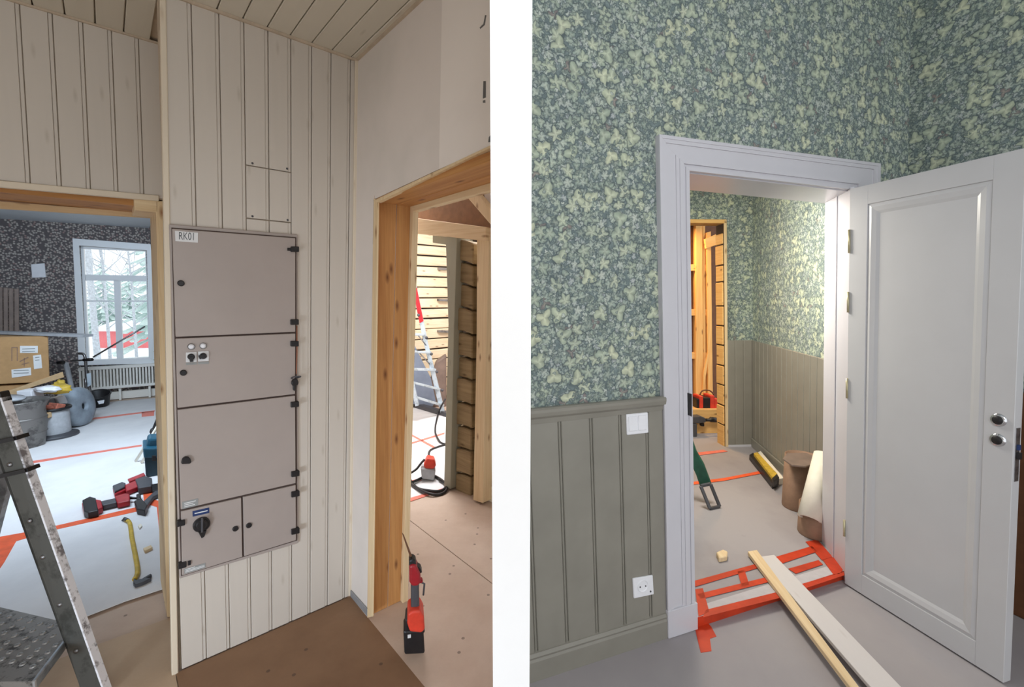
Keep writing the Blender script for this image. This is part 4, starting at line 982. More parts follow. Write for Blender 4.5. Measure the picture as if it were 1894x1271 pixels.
# yellow and white bags
def blob(name, x, y, yy, s, m, label, cat, seed):
    b = B(); bmesh.ops.create_icosphere(b, subdivisions=3, radius=1); c = at(x, y, yy)
    for v in b.verts:
        k = 1 + .16 * sin(v.co.x * 5 + seed) * cos(v.co.y * 6 + seed * 2) + .10 * sin(v.co.z * 9 + v.co.x * 4)
        v.co = V((v.co.x * s[0], v.co.y * s[1], v.co.z * s[2])) * k + c
    for f in b.faces: f.smooth = True
    return solo(name, b, M[m], label, cat)
blob('yellow_bag', 106, 720, 5.0, (.13, .10, .055), 'yellow', 'crumpled yellow bag behind the cable drum', 'bag', 1)
blob('yellow_cloth', 111, 711, 5.25, (.05, .05, .05), 'yellow', 'small yellow bundle on top of the crumpled bag', 'cloth', 3)
blob('white_bag', 88, 720, 4.9, (.13, .08, .035), 'white', 'white plastic bag draped behind the drum', 'bag', 2)
# big carton, its open flap, board on top
KX = fl(60, 800); kc = at(50, 735, 4.9)
CW = facing(at(60, 700, 4.85))
CW = facing(at(60, 700, 5.35))
t = thing('cardboard_box', 'big brown cardboard box with white labels at the left edge', 'box', at(50, 710, 5.35))
b = B(); slab(b, CW, [(-40, 624), (89, 622), (92, 706), (-40, 713)], -.5, .0); part('carton', b, M['card'], t, None, .006)
for pix in ([(37, 640), (70, 640), (70, 653), (37, 653)], [(61, 658), (76, 656), (78, 681), (63, 683)], [(21, 684), (57, 680), (58, 694), (22, 699)]):
    b = B(); slab(b, CW, pix, .0, .006); part('label', b, M['labelw'], t)
    b = B(); xs = [p[0] for p in pix]; ysl = [p[1] for p in pix]
    for k in range(2): slab(b, CW, [(min(xs) + 4, min(ysl) + 5 + 5 * k), (max(xs) - 5, min(ysl) + 4 + 5 * k), (max(xs) - 5, min(ysl) + 5.5 + 5 * k), (min(xs) + 4, min(ysl) + 6.5 + 5 * k)], .005, .008)
    part('print', b, M['labelg'], t)
b = B()
for pix in ([(21, 643), (23, 643), (23, 668), (21, 668)], [(31, 643), (33, 643), (33, 668), (31, 668)], [(21, 642), (33, 642), (33, 644), (21, 644)], [(36, 668), (52, 660), (53, 662), (37, 670)], [(40, 673), (54, 670), (54, 671.5), (40, 675)], [(44, 662), (46, 662), (46, 678), (44, 678)]): slab(b, CW, pix, .0, .004)
part('print', b, M['drum'], t, label='brown printed marks')
# the box's pallet support and open flap box
t = thing('open_carton', 'low open cardboard carton with a slanting edge below the big box', 'box', at(60, 760, 5.3))
CW2 = facing(at(60, 720, 5.36))
b = B(); slab(b, CW2, [(10, 725), (116, 688), (119, 698), (60, 716), (14, 738)], .01, .04); part('flap', b, M['carddk'], t, None, .003)
b = B(); slab(b, CW2, [(-40, 715), (62, 710), (62, 790), (-40, 797)], -.48, -.03); part('carton', b, M['card'], t, None, .006)
b = B(); p, q = at(-60, 613, 5.5), at(163, 621, 5.5); beam(b, p, q, .030, .14, (0, 0, 1)); solo('lath_board', b, M['greyp'], 'long thin board lying across the top of the big cardboard box', 'board', None, .002)
b = B()
t = thing('profile_bundle', 'bundle of brown profile boards standing behind the big cardboard box', 'boards', at(18, 640, 6.0))
for k in range(4):
    b = B(); PB = facing(at(18, 600, 5.9 - .03 * k)); slab(b, PB, [(-4 + k * 10, 531 + k), (5 + k * 10, 531 + k), (6 + k * 10, 660), (-3 + k * 10, 660)], -.05, .02 * (k % 2)); part('profile_board', b, M['brownpack'], t, None, .006, 2)

# ================================================================== RECIPROCATING SAW IN THE ROUGH DOORWAY
rs_ = fl(766, 1212); RS = facing(rs_)
t = thing('reciprocating_saw', 'red cordless reciprocating saw standing on its battery in the rough doorway', 'saw', rs_)
def rsp(name, pix, o0, o1, m, bev=.008, seg=2):
    b = B(); slab(b, RS, pix, o0, o1); return part(name, b, M[m], t, None, bev, seg)
rsp('battery', [(746, 1168), (783, 1166), (786, 1210), (748, 1212)], -.04, .045, 'black', .008)
rsp('battery_mount', [(750, 1148), (756, 1142), (784, 1145), (786, 1172), (748, 1172)], -.04, .04, 'black', .006)
rsp('motor_housing', [(754, 1136), (762, 1131), (778, 1130), (784, 1142), (786, 1166), (780, 1172), (758, 1170), (753, 1155)], -.042, .055, 'redo', .014, 3)
rsp('grip', [(760, 1078), (775, 1076), (776, 1134), (760, 1138)], -.022, .028, 'greydk', .01, 3)
rsp('gear_housing', [(757, 1047), (768, 1045), (777, 1062), (779, 1078), (774, 1085), (762, 1086), (757, 1078)], -.035, .035, 'red', .012, 3)
rsp('nose', [(756, 1038), (762, 1034), (769, 1038), (771, 1052), (764, 1056), (757, 1052)], -.025, .025, 'black', .008, 2)
rsp('front_shoe', [(768, 1047), (778, 1052), (781, 1060), (776, 1062), (768, 1056)], -.02, .02, 'black', .004)
rsp('trigger', [(774, 1076), (780, 1072), (783, 1077), (778, 1081)], -.01, .012, 'red', .003, 1)
b = B(); tube(b, [RS.px(779, 1077), RS.px(785, 1080), RS.px(783, 1101)], .004, 6); part('hook', b, M['greydk'], t)
b = B(); slab(b, RS, [(743, 985), (747, 990), (764, 1034), (760, 1036)], -.0015, .0015); part('blade', b, M['darkbrown'], t)
b = B(); slab(b, RS, [(754, 1175), (760, 1174), (760, 1180), (754, 1181)], .045, .048); part('badge', b, M['labelw'], t)
b = B(); p = fl(746, 1040); slab(b, Flat(.0), [(744, 1022), (757, 1022), (756, 1046), (743, 1046)], 0, .02); solo('dark_offcut', b, M['brownpack'], 'flat dark offcut behind the far jamb strip', 'offcut', None, .003)
CLIP[0] = None

# ================================================================== RIGHT ROOM SHELL
CLIP[0] = -1
GW = Plane(fl(1131, 1209), fl(1229, 1177), UR)
S0, S1 = -.45, 2.0
OL, OR = .43, 1.515; OTT = 2.12
RH = 3.3
jv = (fl(1520, 1003, HZ) - fl(1560, 1057, HZ)); jv.z = 0; jv.normalize()
b = B()
for a0, a1, t0 in ((S0, OL, 0), (OR + .02, S1, 0), (OL, OR + .02, OTT)):
    prism(b, [GW.p(a0, t0, -.004), GW.p(a1, t0, -.004), GW.p(a1, RH, -.004), GW.p(a0, RH, -.004)], jv * .24)
wall_green = struct('wall_green', b, M['ivy'], GW.frame)
cr = GW.p(S1, 0); rdv = V((.358, -.934, 0))
RR = Plane(cr, cr + rdv, UR)
b = B(); rect(b, RR, -.05, 2.6, 0, RH, -.12, 0)
wall_green_right = struct('wall_green_right', b, M['ivy'], (RR.u, RR.v.normalized(), RR.n))
b = B(); rect(b, RR, 0, 2.6, .0, 1.1, 0, .014); struct('wainscot', b, M['darkbrown'], RR.frame, wall_green_right)  # the shadow behind the door leaf is put into this dark brown
b = B(); prism(b, [V((DX1, -1.5, RH - .1)), V((DX1, 1.8, RH - .1)), V((2.3, 2.75, RH - .1)), V((3.6, -.2, RH - .1)), V((3.6, -1.5, RH - .1))], V((0, 0, .1))); struct('ceiling_green_room', b, M['ceil'])

# wainscot of the green wall
seam = [(GW.st(x0, 775)[0] + GW.st(x1, y1)[0]) / 2 for x0, x1, y1 in ((1030, 1047, 1170), (1087, 1103, 1131), (1141, 1154, 1101), (1191.5, 1201, 1071))]
pt = (seam[3] - seam[0]) / 3
ss = [seam[0] - pt * k for k in (4, 3, 2, 1)] + seam + [.30]
b = B(); rect(b, GW, S0, .30, .09, 1.08, -.004, .002); wz = struct('wainscot', b, M['wain'], GW.frame, wall_green)
for a0, a1 in zip(ss, ss[1:]):
    if a1 < S0: continue
    a0 = max(a0, S0)
    b = B(); rect(b, GW, a0 + .011, a1 - .004, .10, 1.075, .002, .010); struct('board', b, M['wain'], GW.frame, wall_green, .003)
    if a1 < .29:
        b = B(); rect(b, GW, a1 - .001, a1 + .008, .10, 1.075, .002, .008); struct('bead', b, M['wain'], GW.frame, wall_green, .0028)
def strip(name, W, a0, a1, prof, m, parent=None):
    """moulding: prof = list of (t, off) outline, run from a0 to a1"""
    b = B(); prism(b, [W.p(a0, t, o) for t, o in prof], W.u * (a1 - a0)); return struct(name, b, m, W.frame, parent)
strip('trim_6', GW, S0, .295, [(1.055, 0), (1.055, .012), (1.075, .016), (1.085, .026), (1.1, .03), (1.112, .03), (1.118, .022), (1.118, 0)], M['wain'])
strip('baseboard_green', GW, S0, .295, [(0, 0), (0, .020), (.085, .020), (.095, .016), (.105, .020), (.118, .014), (.122, 0)], M['wain'])

# ---- door casing
XO0, XO1 = .288, 1.72; XI0, XI1 = .446, 1.500
TI = 2.094; tol = 2.226; tor = 2.253; pl_t = .135
def lerp(a, b_, k): return a + (b_ - a) * k
cas = thing('door_casing', 'white mitred door casing around the doorway in the ivy wallpapered wall', 'door frame', GW.p(.37, 0))
def casing(name, kind):
    b = B()
    for k0, k1, o in ((0, 1, .016), (0, .10, .024), (.10, .22, .021), (.55, .66, .020), (.66, .80, .024), (.88, 1.0, .021)):
        l0, l1 = lerp(XO0, XI0, k0), lerp(XO0, XI0, k1); r0, r1 = lerp(XO1, XI1, k0), lerp(XO1, XI1, k1)
        tl0, tl1 = lerp(tol, TI, k0), lerp(tol, TI, k1); tr0, tr1 = lerp(tor, TI + .008, k0), lerp(tor, TI + .008, k1)
        if kind == 'l': P = [(l0, pl_t), (l1, pl_t), (l1, tl1), (l0, tl0)]
        elif kind == 'r': P = [(r1, pl_t), (r0, pl_t), (r0, tr0), (r1, tr1)]
        else: P = [(l1 + .0006, tl1), (r1 - .0006, tr1), (r0, tr0), (l0, tl0)]
        poly(b, GW, P, -.004, o)
    part(name, b, M['wpaint'], cas, GW.frame)
casing('casing_side', 'l'); casing('casing_head', 't'); casing('casing_side', 'r')
for a0, a1 in ((XO0 - .002, XI0 + .010), (XI1 - .004, XO1 + .002)):
    b = B(); rect(b, GW, a0, a1, .004, pl_t, -.004, .028); part('plinth_block', b, M['wpaint'], cas, GW.frame, .003)
# lining: right jamb face is seen, head soffit, left jamb
JR0, JR1 = fl(1560, 1057, HZ), fl(1520, 1003, HZ)
JPR = Plane(JR0, JR1, UR); jl = (JR1 - JR0).length
sgn = 1 if JPR.n.x < 0 else -1
b = B(); rect(b, JPR, -.02, jl, -.05, 2.06, -.02, 0); part('jamb', b, M['wpaint'], cas, JPR.frame, .002)
b = B(); rect(b, JPR, jl * .42, jl * .48, -.05, 2.05, 0, .006); part('rebate', b, M['wpaint'], cas, JPR.frame, .002)
hz0 = GW.p(XI0, 2.09); hz1 = GW.p(XI1 + .02, 2.09); zs_ = 2.09
b = B(); prism(b, [V((hz0.x, hz0.y, zs_)), V((hz1.x, hz1.y, zs_ + .006)), V((hz1.x, hz1.y, zs_ + .006)) + jv * jl, V((hz0.x, hz0.y, zs_)) + jv * jl], V((0, 0, .03))); part('head_jamb', b, M['wpaint'], cas, None, .001)
jl0 = GW.p(XI0 - .012, 0); JL = Plane(jl0, jl0 + jv, UR)
b = B(); prism(b, [JL.p(-.0, 0), JL.p(jl, 0), JL.p(jl, 2.1), JL.p(0, 2.1)], GW.u * .012 if False else V((.012, 0, 0))); part('jamb', b, M['wpaint'], cas, JL.frame)
b = B(); slab(b, GW, [(1273, 727), (1280, 729), (1280, 771), (1274, 768)], .0, .024); part('strike_plate', b, M['black'], cas, GW.frame, .001, label='black strike plate')

# ---- white door leaf, open towards the viewer
h0, e0 = fl(1562, 1083), fl(1868, 1277)
LF = Plane(h0, e0, UR)
LS, LT = .662, 2.094
lf = thing('door_leaf', 'white panelled door leaf standing open on dull brass hinges', 'door', h0)
i0, i1 = LF.st(1606, 378), LF.st(1840, 331); i2, i3 = LF.st(1800, 1210), LF.st(1592, 1062)
sL, sR = (i0[0] + i3[0]) / 2, (i1[0] + i2[0]) / 2; tT, tB = (i0[1] + i1[1]) / 2, i3[1]
TH2 = -.042
b = B(); rect(b, LF, 0, sL, .012, LT, TH2, 0); part('stile', b, M['wdoor'], lf, LF.frame, .0015, label='hinge stile')
b = B(); rect(b, LF, sR, LS, .012, LT, TH2, 0); part('stile', b, M['wdoor'], lf, LF.frame, .0015, label='lock stile')
b = B(); rect(b, LF, sL, sR, tT, LT, TH2, 0); part('rail', b, M['wdoor'], lf, LF.frame, .001)
b = B(); rect(b, LF, sL, sR, .012, tB, TH2, 0); part('rail', b, M['wdoor'], lf, LF.frame, .001)
b = B(); rect(b, LF, sL, sR, tB, tT, TH2 + .005, -.012); part('panel', b, M['wdoor'], lf, LF.frame)
def mould(w, n):
    c = [(sL, tB), (sR, tB), (sR, tT), (sL, tT)]; ci = [(sL + w, tB + w), (sR - w, tB + w), (sR - w, tT - w), (sL + w, tT - w)]
    cm = [(lerp(a[0], d[0], .35), lerp(a[1], d[1], .35)) for a, d in zip(c, ci)]
    cm2 = [(lerp(a[0], d[0], .75), lerp(a[1], d[1], .75)) for a, d in zip(c, ci)]
    for k in range(4):
        k2 = (k + 1) % 4; b = B()
        rows = [[LF.p(*c[k], .0), LF.p(*c[k2], .0)], [LF.p(*c[k], -.006), LF.p(*c[k2], -.006)], [LF.p(*cm[k], -.001), LF.p(*cm[k2], -.001)], [LF.p(*cm2[k], -.006), LF.p(*cm2[k2], -.006)], [LF.p(*ci[k], -.012), LF.p(*ci[k2], -.012)], [LF.p(*c[k], -.012), LF.p(*c[k2], -.012)]]
        vs = [[b.verts.new(p) for p in r] for r in rows[1:]]
        for A, C in zip(vs, vs[1:] + vs[:1]): b.faces.new((A[0], A[1], C[1], C[0]))
        part('moulding', b, M['wdoor'], lf, LF.frame)
mould(.052, 0)
for y0, y1, x in ((425, 468, 1570.5), (540, 578, 1568.5), (700, 737, 1566.5), (962, 992, 1561.5)):
    b = B(); p, q = LF.px(x, y0, .004), LF.px(x, y1, .004); tube(b, [p, q], .0052, 10); part('hinge', b, M['brass'], lf)
for x, y in ((1847, 777), (1845.5, 814)):
    b = B(); c = LF.px(x, y, .0); lathe(b, c, [(.0, .004), (.017, .007), (.023, .006), (.026, .0)], LF.n, 22); esc = part('escutcheon', b, M['chrome'], lf)
    b = B(); lathe(b, c, [(0, .0085), (.017, .0078), (.018, .006)], LF.n, 18); part('keyhole', b, M['black'], esc)
EN = LF.u
EP = Plane(LF.p(LS, 0), LF.p(LS, 0, -.04), UR)
def edge_rect(name, a0, a1, t0, t1, o, m):
    b = B(); p = lambda a, t, k: LF.p(LS + k, t, -a)
    prism(b, [p(a0, t0, o), p(a1, t0, o), p(a1, t1, o), p(a0, t1, o)], LF.u * -(o + .002)); return part(name, b, m, lf)
tlo, thi = LF.st(1879, 866)[1], LF.st(1882, 757)[1]
edge_rect('lock_plate', .010, .032, .84, 1.05, .002, M['steel']); edge_rect('latch_bolt', .014, .028, .93, .955, .012, M['black']); edge_rect('latch_bolt', .014, .028, .965, .985, .008, M['labelb'])

# light switch and socket
b = None
t = thing('light_switch', 'white double rocker light switch on the grey green wainscot', 'switch', GW.px(1180, 785, .012))
b = B(); slab(b, GW, [(1159, 767), (1199, 763), (1200, 801), (1160.5, 805.5)], .008, .018); part('plate', b, M['white'], t, GW.frame, .003)
for x0, x1 in ((1163, 1179), (1180.5, 1196)):
    b = B(); slab(b, GW, [(x0, 771 - (x0 - 1163) * .1), (x1, 771 - (x1 - 1163) * .1), (x1 + 1, 798.5 - (x1 - 1163) * .1), (x0 + 1, 798.5 - (x0 - 1163) * .1)], .016, .0225); part('rocker', b, M['white'], t, GW.frame, .002)
t = thing('wall_socket', 'white power socket low on the grey green wainscot', 'socket', GW.px(1190, 1086, .012))
b = B(); slab(b, GW, [(1171, 1071), (1208, 1064.5), (1210, 1100), (1173, 1108)], .008, .018); part('plate', b, M['white'], t, GW.frame, .003)
c = GW.px(1189, 1084, .018); b = B(); lathe(b, c, [(.0, -.001), (.022, .0), (.024, .003), (.026, .0045), (.028, .003), (.029, 0)], GW.n, 26); part('socket_well', b, M['white'], t, None)
for x, y in ((1184, 1086), (1194, 1084)):
    b = B(); lathe(b, GW.px(x, y, .018), [(0, .0022), (.003, .0022), (.003, .0)], GW.n, 10); part('pin_hole', b, M['black'], t)
b = B(); lathe(b, GW.px(1203, 1094, .018), [(0, .003), (.004, .003), (.004, .0)], GW.n, 10); part('indicator', b, M['greydk'], t)

# ---- floors of the right side
fr = thing('floor_paper', 'grey lilac floor paper in front of the white door', 'floor paper', fl(1500, 1200))
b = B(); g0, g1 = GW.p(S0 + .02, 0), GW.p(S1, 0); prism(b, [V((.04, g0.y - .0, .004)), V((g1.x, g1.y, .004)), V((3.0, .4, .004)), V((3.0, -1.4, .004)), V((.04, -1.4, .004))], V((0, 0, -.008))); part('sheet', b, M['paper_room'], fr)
FH = Flat(HZ)
HC = fl(1393, 825, HZ); HB = Plane(HC, fl(1345, 826, HZ), UR); HR = Plane(HC, fl(1451, 877, HZ), UR)
th0 = fl(1301, 1156); th1 = fl(1563, 1084)
tn = [fl(1293, 1122, HZ), fl(1562, 1056, HZ)]
b = B(); nearL = GW.p(OL - .0, 0, -.02); nearR = GW.p(OR, 0, -.02)
hf = [V((nearL.x, nearL.y, HZ)), V((nearR.x, nearR.y, HZ)), V((2.72, 2.9, HZ)), V((2.75, 4.9, HZ)), V((2.75, 7.0, HZ)), V((.6, 7.0, HZ)), V((.6, 2.2, HZ))]
prism(b, hf, V((0, 0, -.055)))
fh = thing('hall_floor_paper', 'pale floor paper through the hall with orange tape', 'floor paper', fl(1400, 950, HZ))
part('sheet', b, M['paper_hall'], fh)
thr = thing('threshold', 'taped threshold step in the white doorway', 'threshold', fl(1430, 1120))
b = B(); prism(b, [GW.p(OL - .03, 0, .012) + V((0, 0, HZ)), GW.p(OR, 0, .012) + V((0, 0, HZ)), GW.p(OR, 0, -.36) + V((0, 0, HZ)), GW.p(OL - .03, 0, -.36) + V((0, 0, HZ))], V((0, 0, -HZ + .004)))
for v in b.verts: v.co.z += .002
part('sill', b, M['sillp'], thr)
TZ = Flat(HZ + .003)
def tp(pix): 
    b = B(); slab(b, TZ, pix, .0, .0016); part('tape_strip', b, M['tape_red'], thr)
tp([(1282, 1075), (1402, 1042), (1407, 1049), (1286, 1085)]); tp([(1432, 1031), (1502, 1010), (1512, 1020), (1447, 1042)])
tp([(1290, 1099), (1416, 1068), (1424, 1076), (1296, 1108)]); tp([(1458, 1052), (1514, 1036), (1522, 1044), (1472, 1061)])
tp([(1364, 1057), (1377, 1054), (1386, 1082), (1372, 1085)]); tp([(1286, 1090), (1300, 1088), (1312, 1132), (1292, 1140)])
tp([(1306, 1128), (1434, 1096), (1442, 1106), (1300, 1142)]); tp([(1480, 1081), (1543, 1063), (1561, 1058), (1562, 1064), (1490, 1088)])
tp([(1490, 1002), (1512, 998), (1540, 1030), (1520, 1036)]); tp([(1522, 1036), (1541, 1030), (1561, 1052), (1552, 1062), (1541, 1062)])
F0, F1 = GW.p(OL + .0, 0, .013), GW.p(OR + .0, 0, .013)
b = B(); prism(b, [F0 + V((0, 0, .004)), F1 + V((0, 0, .004)), F1 + V((0, 0, HZ + .004)), F0 + V((0, 0, HZ + .004))], GW.n * .002); part('front_tape', b, M['tape_red'], thr)
b = B(); slab(b, Flat(.004), [(1283, 1150), (1306, 1148), (1316, 1160), (1325, 1177), (1313, 1181), (1316, 1204), (1296, 1207), (1289, 1178)], 0, .002); part('tape_strip', b, M['tape_red'], thr)
for pix in ([(1276, 892), (1340, 884), (1412, 870), (1412, 875), (1340, 889), (1276, 897)], [(1280, 838), (1338, 832), (1346, 835), (1280, 844)]):
    b = B(); slab(b, TZ, pix, 0, .002); part('tape_strip', b, M['tape_pink' if pix[0][1] < 850 else 'tape'], fh)

# ---- hall
hs0, ht1 = .287, 2.215
b = B(); rect(b, HB, -.1, hs0, -.05, 3.0, -.14, 0); rect(b, HB, hs0, 1.5, ht1, 3.0, -.14, 0); rect(b, HB, 1.25, 1.6, -.05, ht1, -.14, 0)
wall_hall = struct('wall_hall_back', b, M['ivy'], HB.frame)
HRE = ((GW.o + jv * .24 - HR.o).dot(GW.n)) / HR.u.dot(GW.n) - .01
b = B(); rect(b, HR, -.2, HRE, -.05, 3.0, -.12, 0); wall_hr = struct('wall_hall_right', b, M['ivy'], HR.frame)
wt_ = 1.075
def wains(W, a0, a1, pitch_, parent):
    k = a0
    while k < a1 - .01:
        b = B(); rect(b, W, k + .004, min(k + pitch_, a1) - .004, .0, wt_, .0, .012); struct('board', b, M['wain'], W.frame, parent, .003); k += pitch_
b = B(); rect(b, HB, 0, hs0 - .02, -.01, wt_, -.01, .006); struct('wainscot', b, M['wain'], HB.frame, wall_hall)
b = B(); rect(b, HR, 0, HRE, -.01, wt_, -.01, .006); struct('wainscot', b, M['wain'], HR.frame, wall_hr)
wains(HB, 0.012, hs0 - .02, .088, wall_hall); wains(HR, .012, HRE - .02, .1, wall_hr)
b = B(); rect(b, HR, .012, HRE - .02, .0, .09, .012, .026); struct('baseboard_hall', b, M['wain'], HR.frame, bevel=.004)
b = B(); rect(b, HB, 0.0, hs0 - .02, .0, .02, .012, .02); struct('trim_7', b, M['wpaint'], HB.frame)
# hall left side, closed off out of sight
vwall('wall_hall_left', (.62, 2.14), (.95, 6.9), 3.0, M['ivy'])
b = B(); prism(b, [V((x, y, 2.95)) for x, y in ((.3, 2.0), (2.3, 2.75), (3.0, 7.2), (.3, 7.2))], V((0, 0, .1))); struct('ceiling_hall', b, M['ceil'])
# opening into the stud room: pale frame edge and stacked log ends in the reveal
b = B(); rect(b, HB, hs0 - .022, hs0 + .004, -.02, ht1 + .03, -.14, .012); struct('trim_8', b, M['pine_light'], HB.frame, bevel=.002)
b = B(); rect(b, HB, hs0 - .02, 1.3, ht1 - .0, ht1 + .035, -.14, .012); struct('trim_9', b, M['stud'], (HB.v.normalized(), HB.u, HB.n), bevel=.002)
RVo = HB.p(hs0 + .004, 0); RV = Plane(RVo, RVo - HB.n, UR)
rvd = abs(RV.st(1329, 700)[0])
yl = [430, 452, 490, 521, 566, 603, 639, 677, 713, 751, 787, 832]
RD_ = min(.42, max(.14, rvd)) + .005
b = B(); prism(b, [RV.p(0, -.02), RV.p(RD_, -.02), RV.p(RD_, ht1), RV.p(0, ht1)], -RV.n * .12); rv = struct('wall_reveal', b, M['chink'], RV.frame)
rdp = min(.42, max(.14, rvd))
for i, (y0, y1) in enumerate(zip(yl, yl[1:])):
    t0 = HB.st(1343, y1)[1]; t1 = HB.st(1343, y0)[1]; t0 = max(t0, -.01)
    b = B(); rect(b, RV, .004, rdp, t0 + .006, t1 - .006, 0, .012 + .004 * (i % 2)); struct('log_end', b, M['stud'], (RV.v.normalized(), RV.u, RV.n), rv, .006)
# stud room
SP = Plane(HB.p(0, 0, -1.05), HB.p(1, 0, -1.05), UR)
b = B(); rect(b, SP, -1.0, 1.9, -.05, 2.9, -.1, -.0); ws = struct('wall_studs', b, M['darkbrown'], SP.frame)
def stud(pix, o0=0, o1=.07, m='stud', fr=None):
    b = B(); slab(b, SP, pix, o0, o1); struct('stud', b, M[m], fr or SP.frame, ws, .003)
stud([(1287, 380), (1299, 380), (1301, 760), (1287, 760)]); stud([(1299.5, 380), (1304, 380), (1306, 760), (1301.5, 760)], 0, .05)
stud([(1307, 430), (1315, 428), (1319, 760), (1310, 760)]); stud([(1262, 380), (1272, 380), (1272, 760), (1262, 760)])
hfr = (SP.v.normalized(), SP.u, SP.n)
for y in (495, 578, 658):
    stud([(1268, y - 6), (1288, y - 6), (1288, y + 6), (1268, y + 6)], 0, .055, 'stud', hfr); stud([(1300, y - 6), (1312, y - 6), (1312, y + 6), (1300, y + 6)], 0, .045, 'stud', hfr)
stud([(1304, 442), (1328, 432), (1328, 452), (1306, 460)], .06, .10, 'stud', hfr)
stud([(1301, 690), (1310, 650), (1311, 660), (1300, 735)], .08, .10, 'stud')
# plywood bench front with tools on it
BQ = Plane(HB.p(0, 0, -.45), HB.p(1, 0, -.45), UR)
b = B(); slab(b, BQ, [(1240, 757), (1333, 757), (1333, 836), (1240, 836)], -.5, 0); pbx = solo('plywood_box', b, M['stud'], 'plywood box seen through the far doorway with tools on top', 'box', (BQ.v.normalized(), BQ.u, BQ.n), .003)
t = thing('tool_case', 'red and black tool case on the plywood box beyond the far doorway', 'case', BQ.px(1308, 756, -.1))
for x0, x1, m, y0 in ((1289, 1294, 'black', 738), (1294, 1301, 'redo', 733), (1301, 1314, 'black', 736), (1314, 1322, 'redo', 732), (1322, 1330, 'redo', 738)):
    b = B(); slab(b, BQ, [(x0, y0), (x1, y0), (x1, 756), (x0, 756)], -.22, -.05); part('case_side' if m == 'redo' else 'case_body', b, M[m], t, None, .006)
b = B(); tube(b, smooth_path([BQ.px(x, y, -.12) for x, y in ((1292, 739), (1298, 724), (1310, 722), (1318, 727), (1323, 738))], 4), .008, 7); part('handle', b, M['brown' if False else 'darkbrown'], t)
t = thing('hand_drill', 'grey drill with black chuck in front of the plywood box', 'drill', BQ.px(1304, 786, .1))
b = B(); slab(b, BQ, [(1272, 772), (1296, 770), (1306, 774), (1306, 782), (1294, 784), (1272, 783)], .02, .12); part('body', b, M['greydk'], t, None, .012, 2)
b = B(); tube(b, [BQ.px(1305, 777, .07), BQ.px(1312, 777, .07), BQ.px(1314, 776, .07), BQ.px(1325, 777, .07)], [.018, .018, .028, .026], 10); part('chuck', b, M['black'], t)
b = B(); slab(b, BQ, [(1297, 783), (1303, 783), (1303, 789), (1298, 789)], .04, .09); part('trigger', b, M['black'], t, None, .003)
b = B(); slab(b, BQ, [(1270, 784), (1290, 784), (1290, 836), (1270, 836)], .02, .12); part('battery_grip', b, M['greydk'], t, None, .01)
b = B(); lathe(b, BQ.px(1328, 803, 0), [(0, .02), (.012, .02), (.014, 0)], BQ.n, 12); part('knob', b, M['darkbrown'], pbx)

# ---- things on the hall floor
t = thing('green_trestle', 'dark green folding trestle leg standing behind the left casing', 'trestle', fl(1318, 935, HZ))
tf0, tf1 = fl(1313, 941, HZ + .01), fl(1331, 937, HZ + .01); gy = tf0.y
u0, u1 = at(1296, 899, gy + .05), at(1314, 895, gy + .05)
v0, v1 = at(1262, 800, gy + .12), at(1278, 800, gy + .12)
for p, q in ((tf0, u0), (tf1, u1), (tf0, tf1), (u0, u1)):
    b = B(); beam(b, p, q, .018, .022, (0, 1, 0)); part('foot_frame', b, M['greydk'], t, None, .003)
GP = facing(fl(1305, 930, HZ))
b = B(); slab(b, GP, [(1255, 770), (1276, 800), (1288, 836), (1302, 860), (1316, 897), (1295, 901), (1288, 880), (1270, 840), (1255, 820)], -.02, .02); part('leg', b, M['green'], t, None, .005)
t = thing('spirit_level', 'yellow and black spirit levels lying along the hall wall', 'level', fl(1420, 870, HZ))
def hp(name, pix, z0, z1, m, bev=.003):
    b = B(); prism(b, [fl(x, y, HZ + z1) for x, y in pix], V((0, 0, z0 - z1))); part(name, b, M[m], t, None, bev)
hp('black_level', [(1386, 841), (1393, 837), (1440, 890), (1429, 894)], .002, .05, 'black'); hp('yellow_level', [(1394, 838), (1401, 836), (1438, 876), (1430, 884)], .03, .075, 'yellow')
hp('end_cap', [(1428, 884), (1437, 876), (1441, 882), (1431, 891)], .03, .078, 'black'); hp('grey_level', [(1402, 836), (1407, 834), (1450, 884), (1441, 886)], .002, .055, 'rollw')
c1 = fl(1477, 938, HZ)
t = thing('brown_drum', 'brown cardboard drum with a flat board on top by the hall wall', 'drum', c1, 'brown drums in the hall')
hd = .385
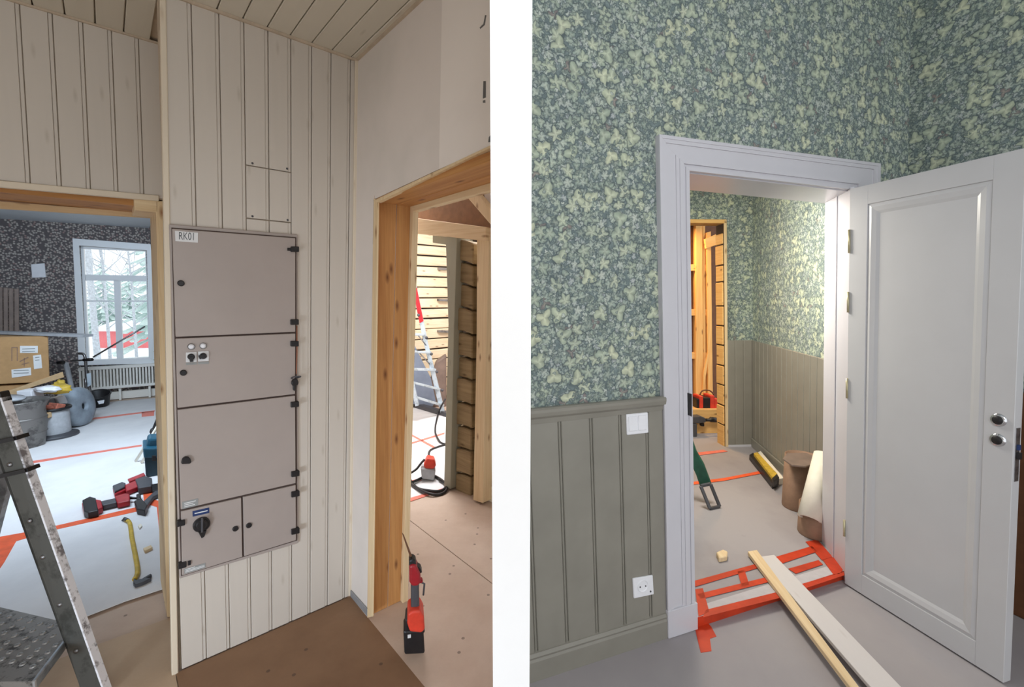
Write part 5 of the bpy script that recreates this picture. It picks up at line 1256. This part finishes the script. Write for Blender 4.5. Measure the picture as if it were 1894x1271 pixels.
b = B(); lathe(b, c1, [(0, 0), (.102, 0), (.106, .01), (.106, hd), (.100, hd), (.098, hd - .02), (0, hd - .03)], (0, 0, 1), 32); part('shell', b, M['drum'], t)
b = B(); prism(b, [fl(x, y, HZ + hd + .012) for x, y in ((1448, 848), (1456, 838), (1492, 838), (1512, 846), (1505, 858), (1490, 862), (1465, 860))], V((0, 0, -.012))); solo('flat_board', b, M['brownpack'], 'flat grey brown board lying on the brown drum', 'board', None, .002)
c2 = fl(1509, 988, HZ)
t = thing('brown_drum', 'second brown drum nearest the white jamb, under a paper roll', 'drum', c2, 'brown drums in the hall')
b = B(); lathe(b, c2, [(0, 0), (.098, 0), (.102, .01), (.102, .20), (.096, .20), (.09, .18), (0, .17)], (0, 0, 1), 32); part('shell', b, M['drum'], t)
pa = at(1497, 960, c2.y - .06); pb = at(1527, 842, c2.y + .10)
t = thing('paper_roll', 'white paper roll leaning against the jamb on the second drum', 'roll', pa)
b = B(); lathe(b, pa, [(.05, 0), (.066, 0), (.066, (pb - pa).length), (.05, (pb - pa).length), (.05, 0)], pb - pa, 24); part('sheet', b, M['rollw'], t)
def plank(name, far, near, z0, z1, th, m, label):
    b = B(); q = [fl(*far[0], z0), fl(*far[1], z0), fl(*near[1], z1), fl(*near[0], z1)]
    ex = (q[3] - q[0]); ey = (q[2] - q[1]); q[3] = q[0] + ex * 1.9; q[2] = q[1] + ey * 1.9
    prism(b, q, V((0, 0, -th))); d = ex.normalized(); return solo(name, b, M[m], label, 'plank', (V((0, 0, 1)).cross(d), d, V((0, 0, 1))), .002)
plank('white_plank', ((1402, 1030), (1432, 1026)), ((1558, 1210), (1609, 1210)), HZ + .030, .062, .018, 'plankp', 'wide white painted plank lying across the taped threshold')
plank('raw_batten', ((1383, 1020), (1400, 1017)), ((1527, 1210), (1544, 1210)), HZ + .032, .066, .022, 'pine_light', 'narrow raw wood batten beside the white plank on the threshold')
b = B(); slab(b, FH, [(1325, 1021), (1337, 1016), (1346, 1020), (1345, 1029), (1330, 1032)], 0, .03); solo('wood_block', b, M['pine_light'], 'small pale wood block on the hall floor left of the planks', 'block', None, .004)
CLIP[0] = None
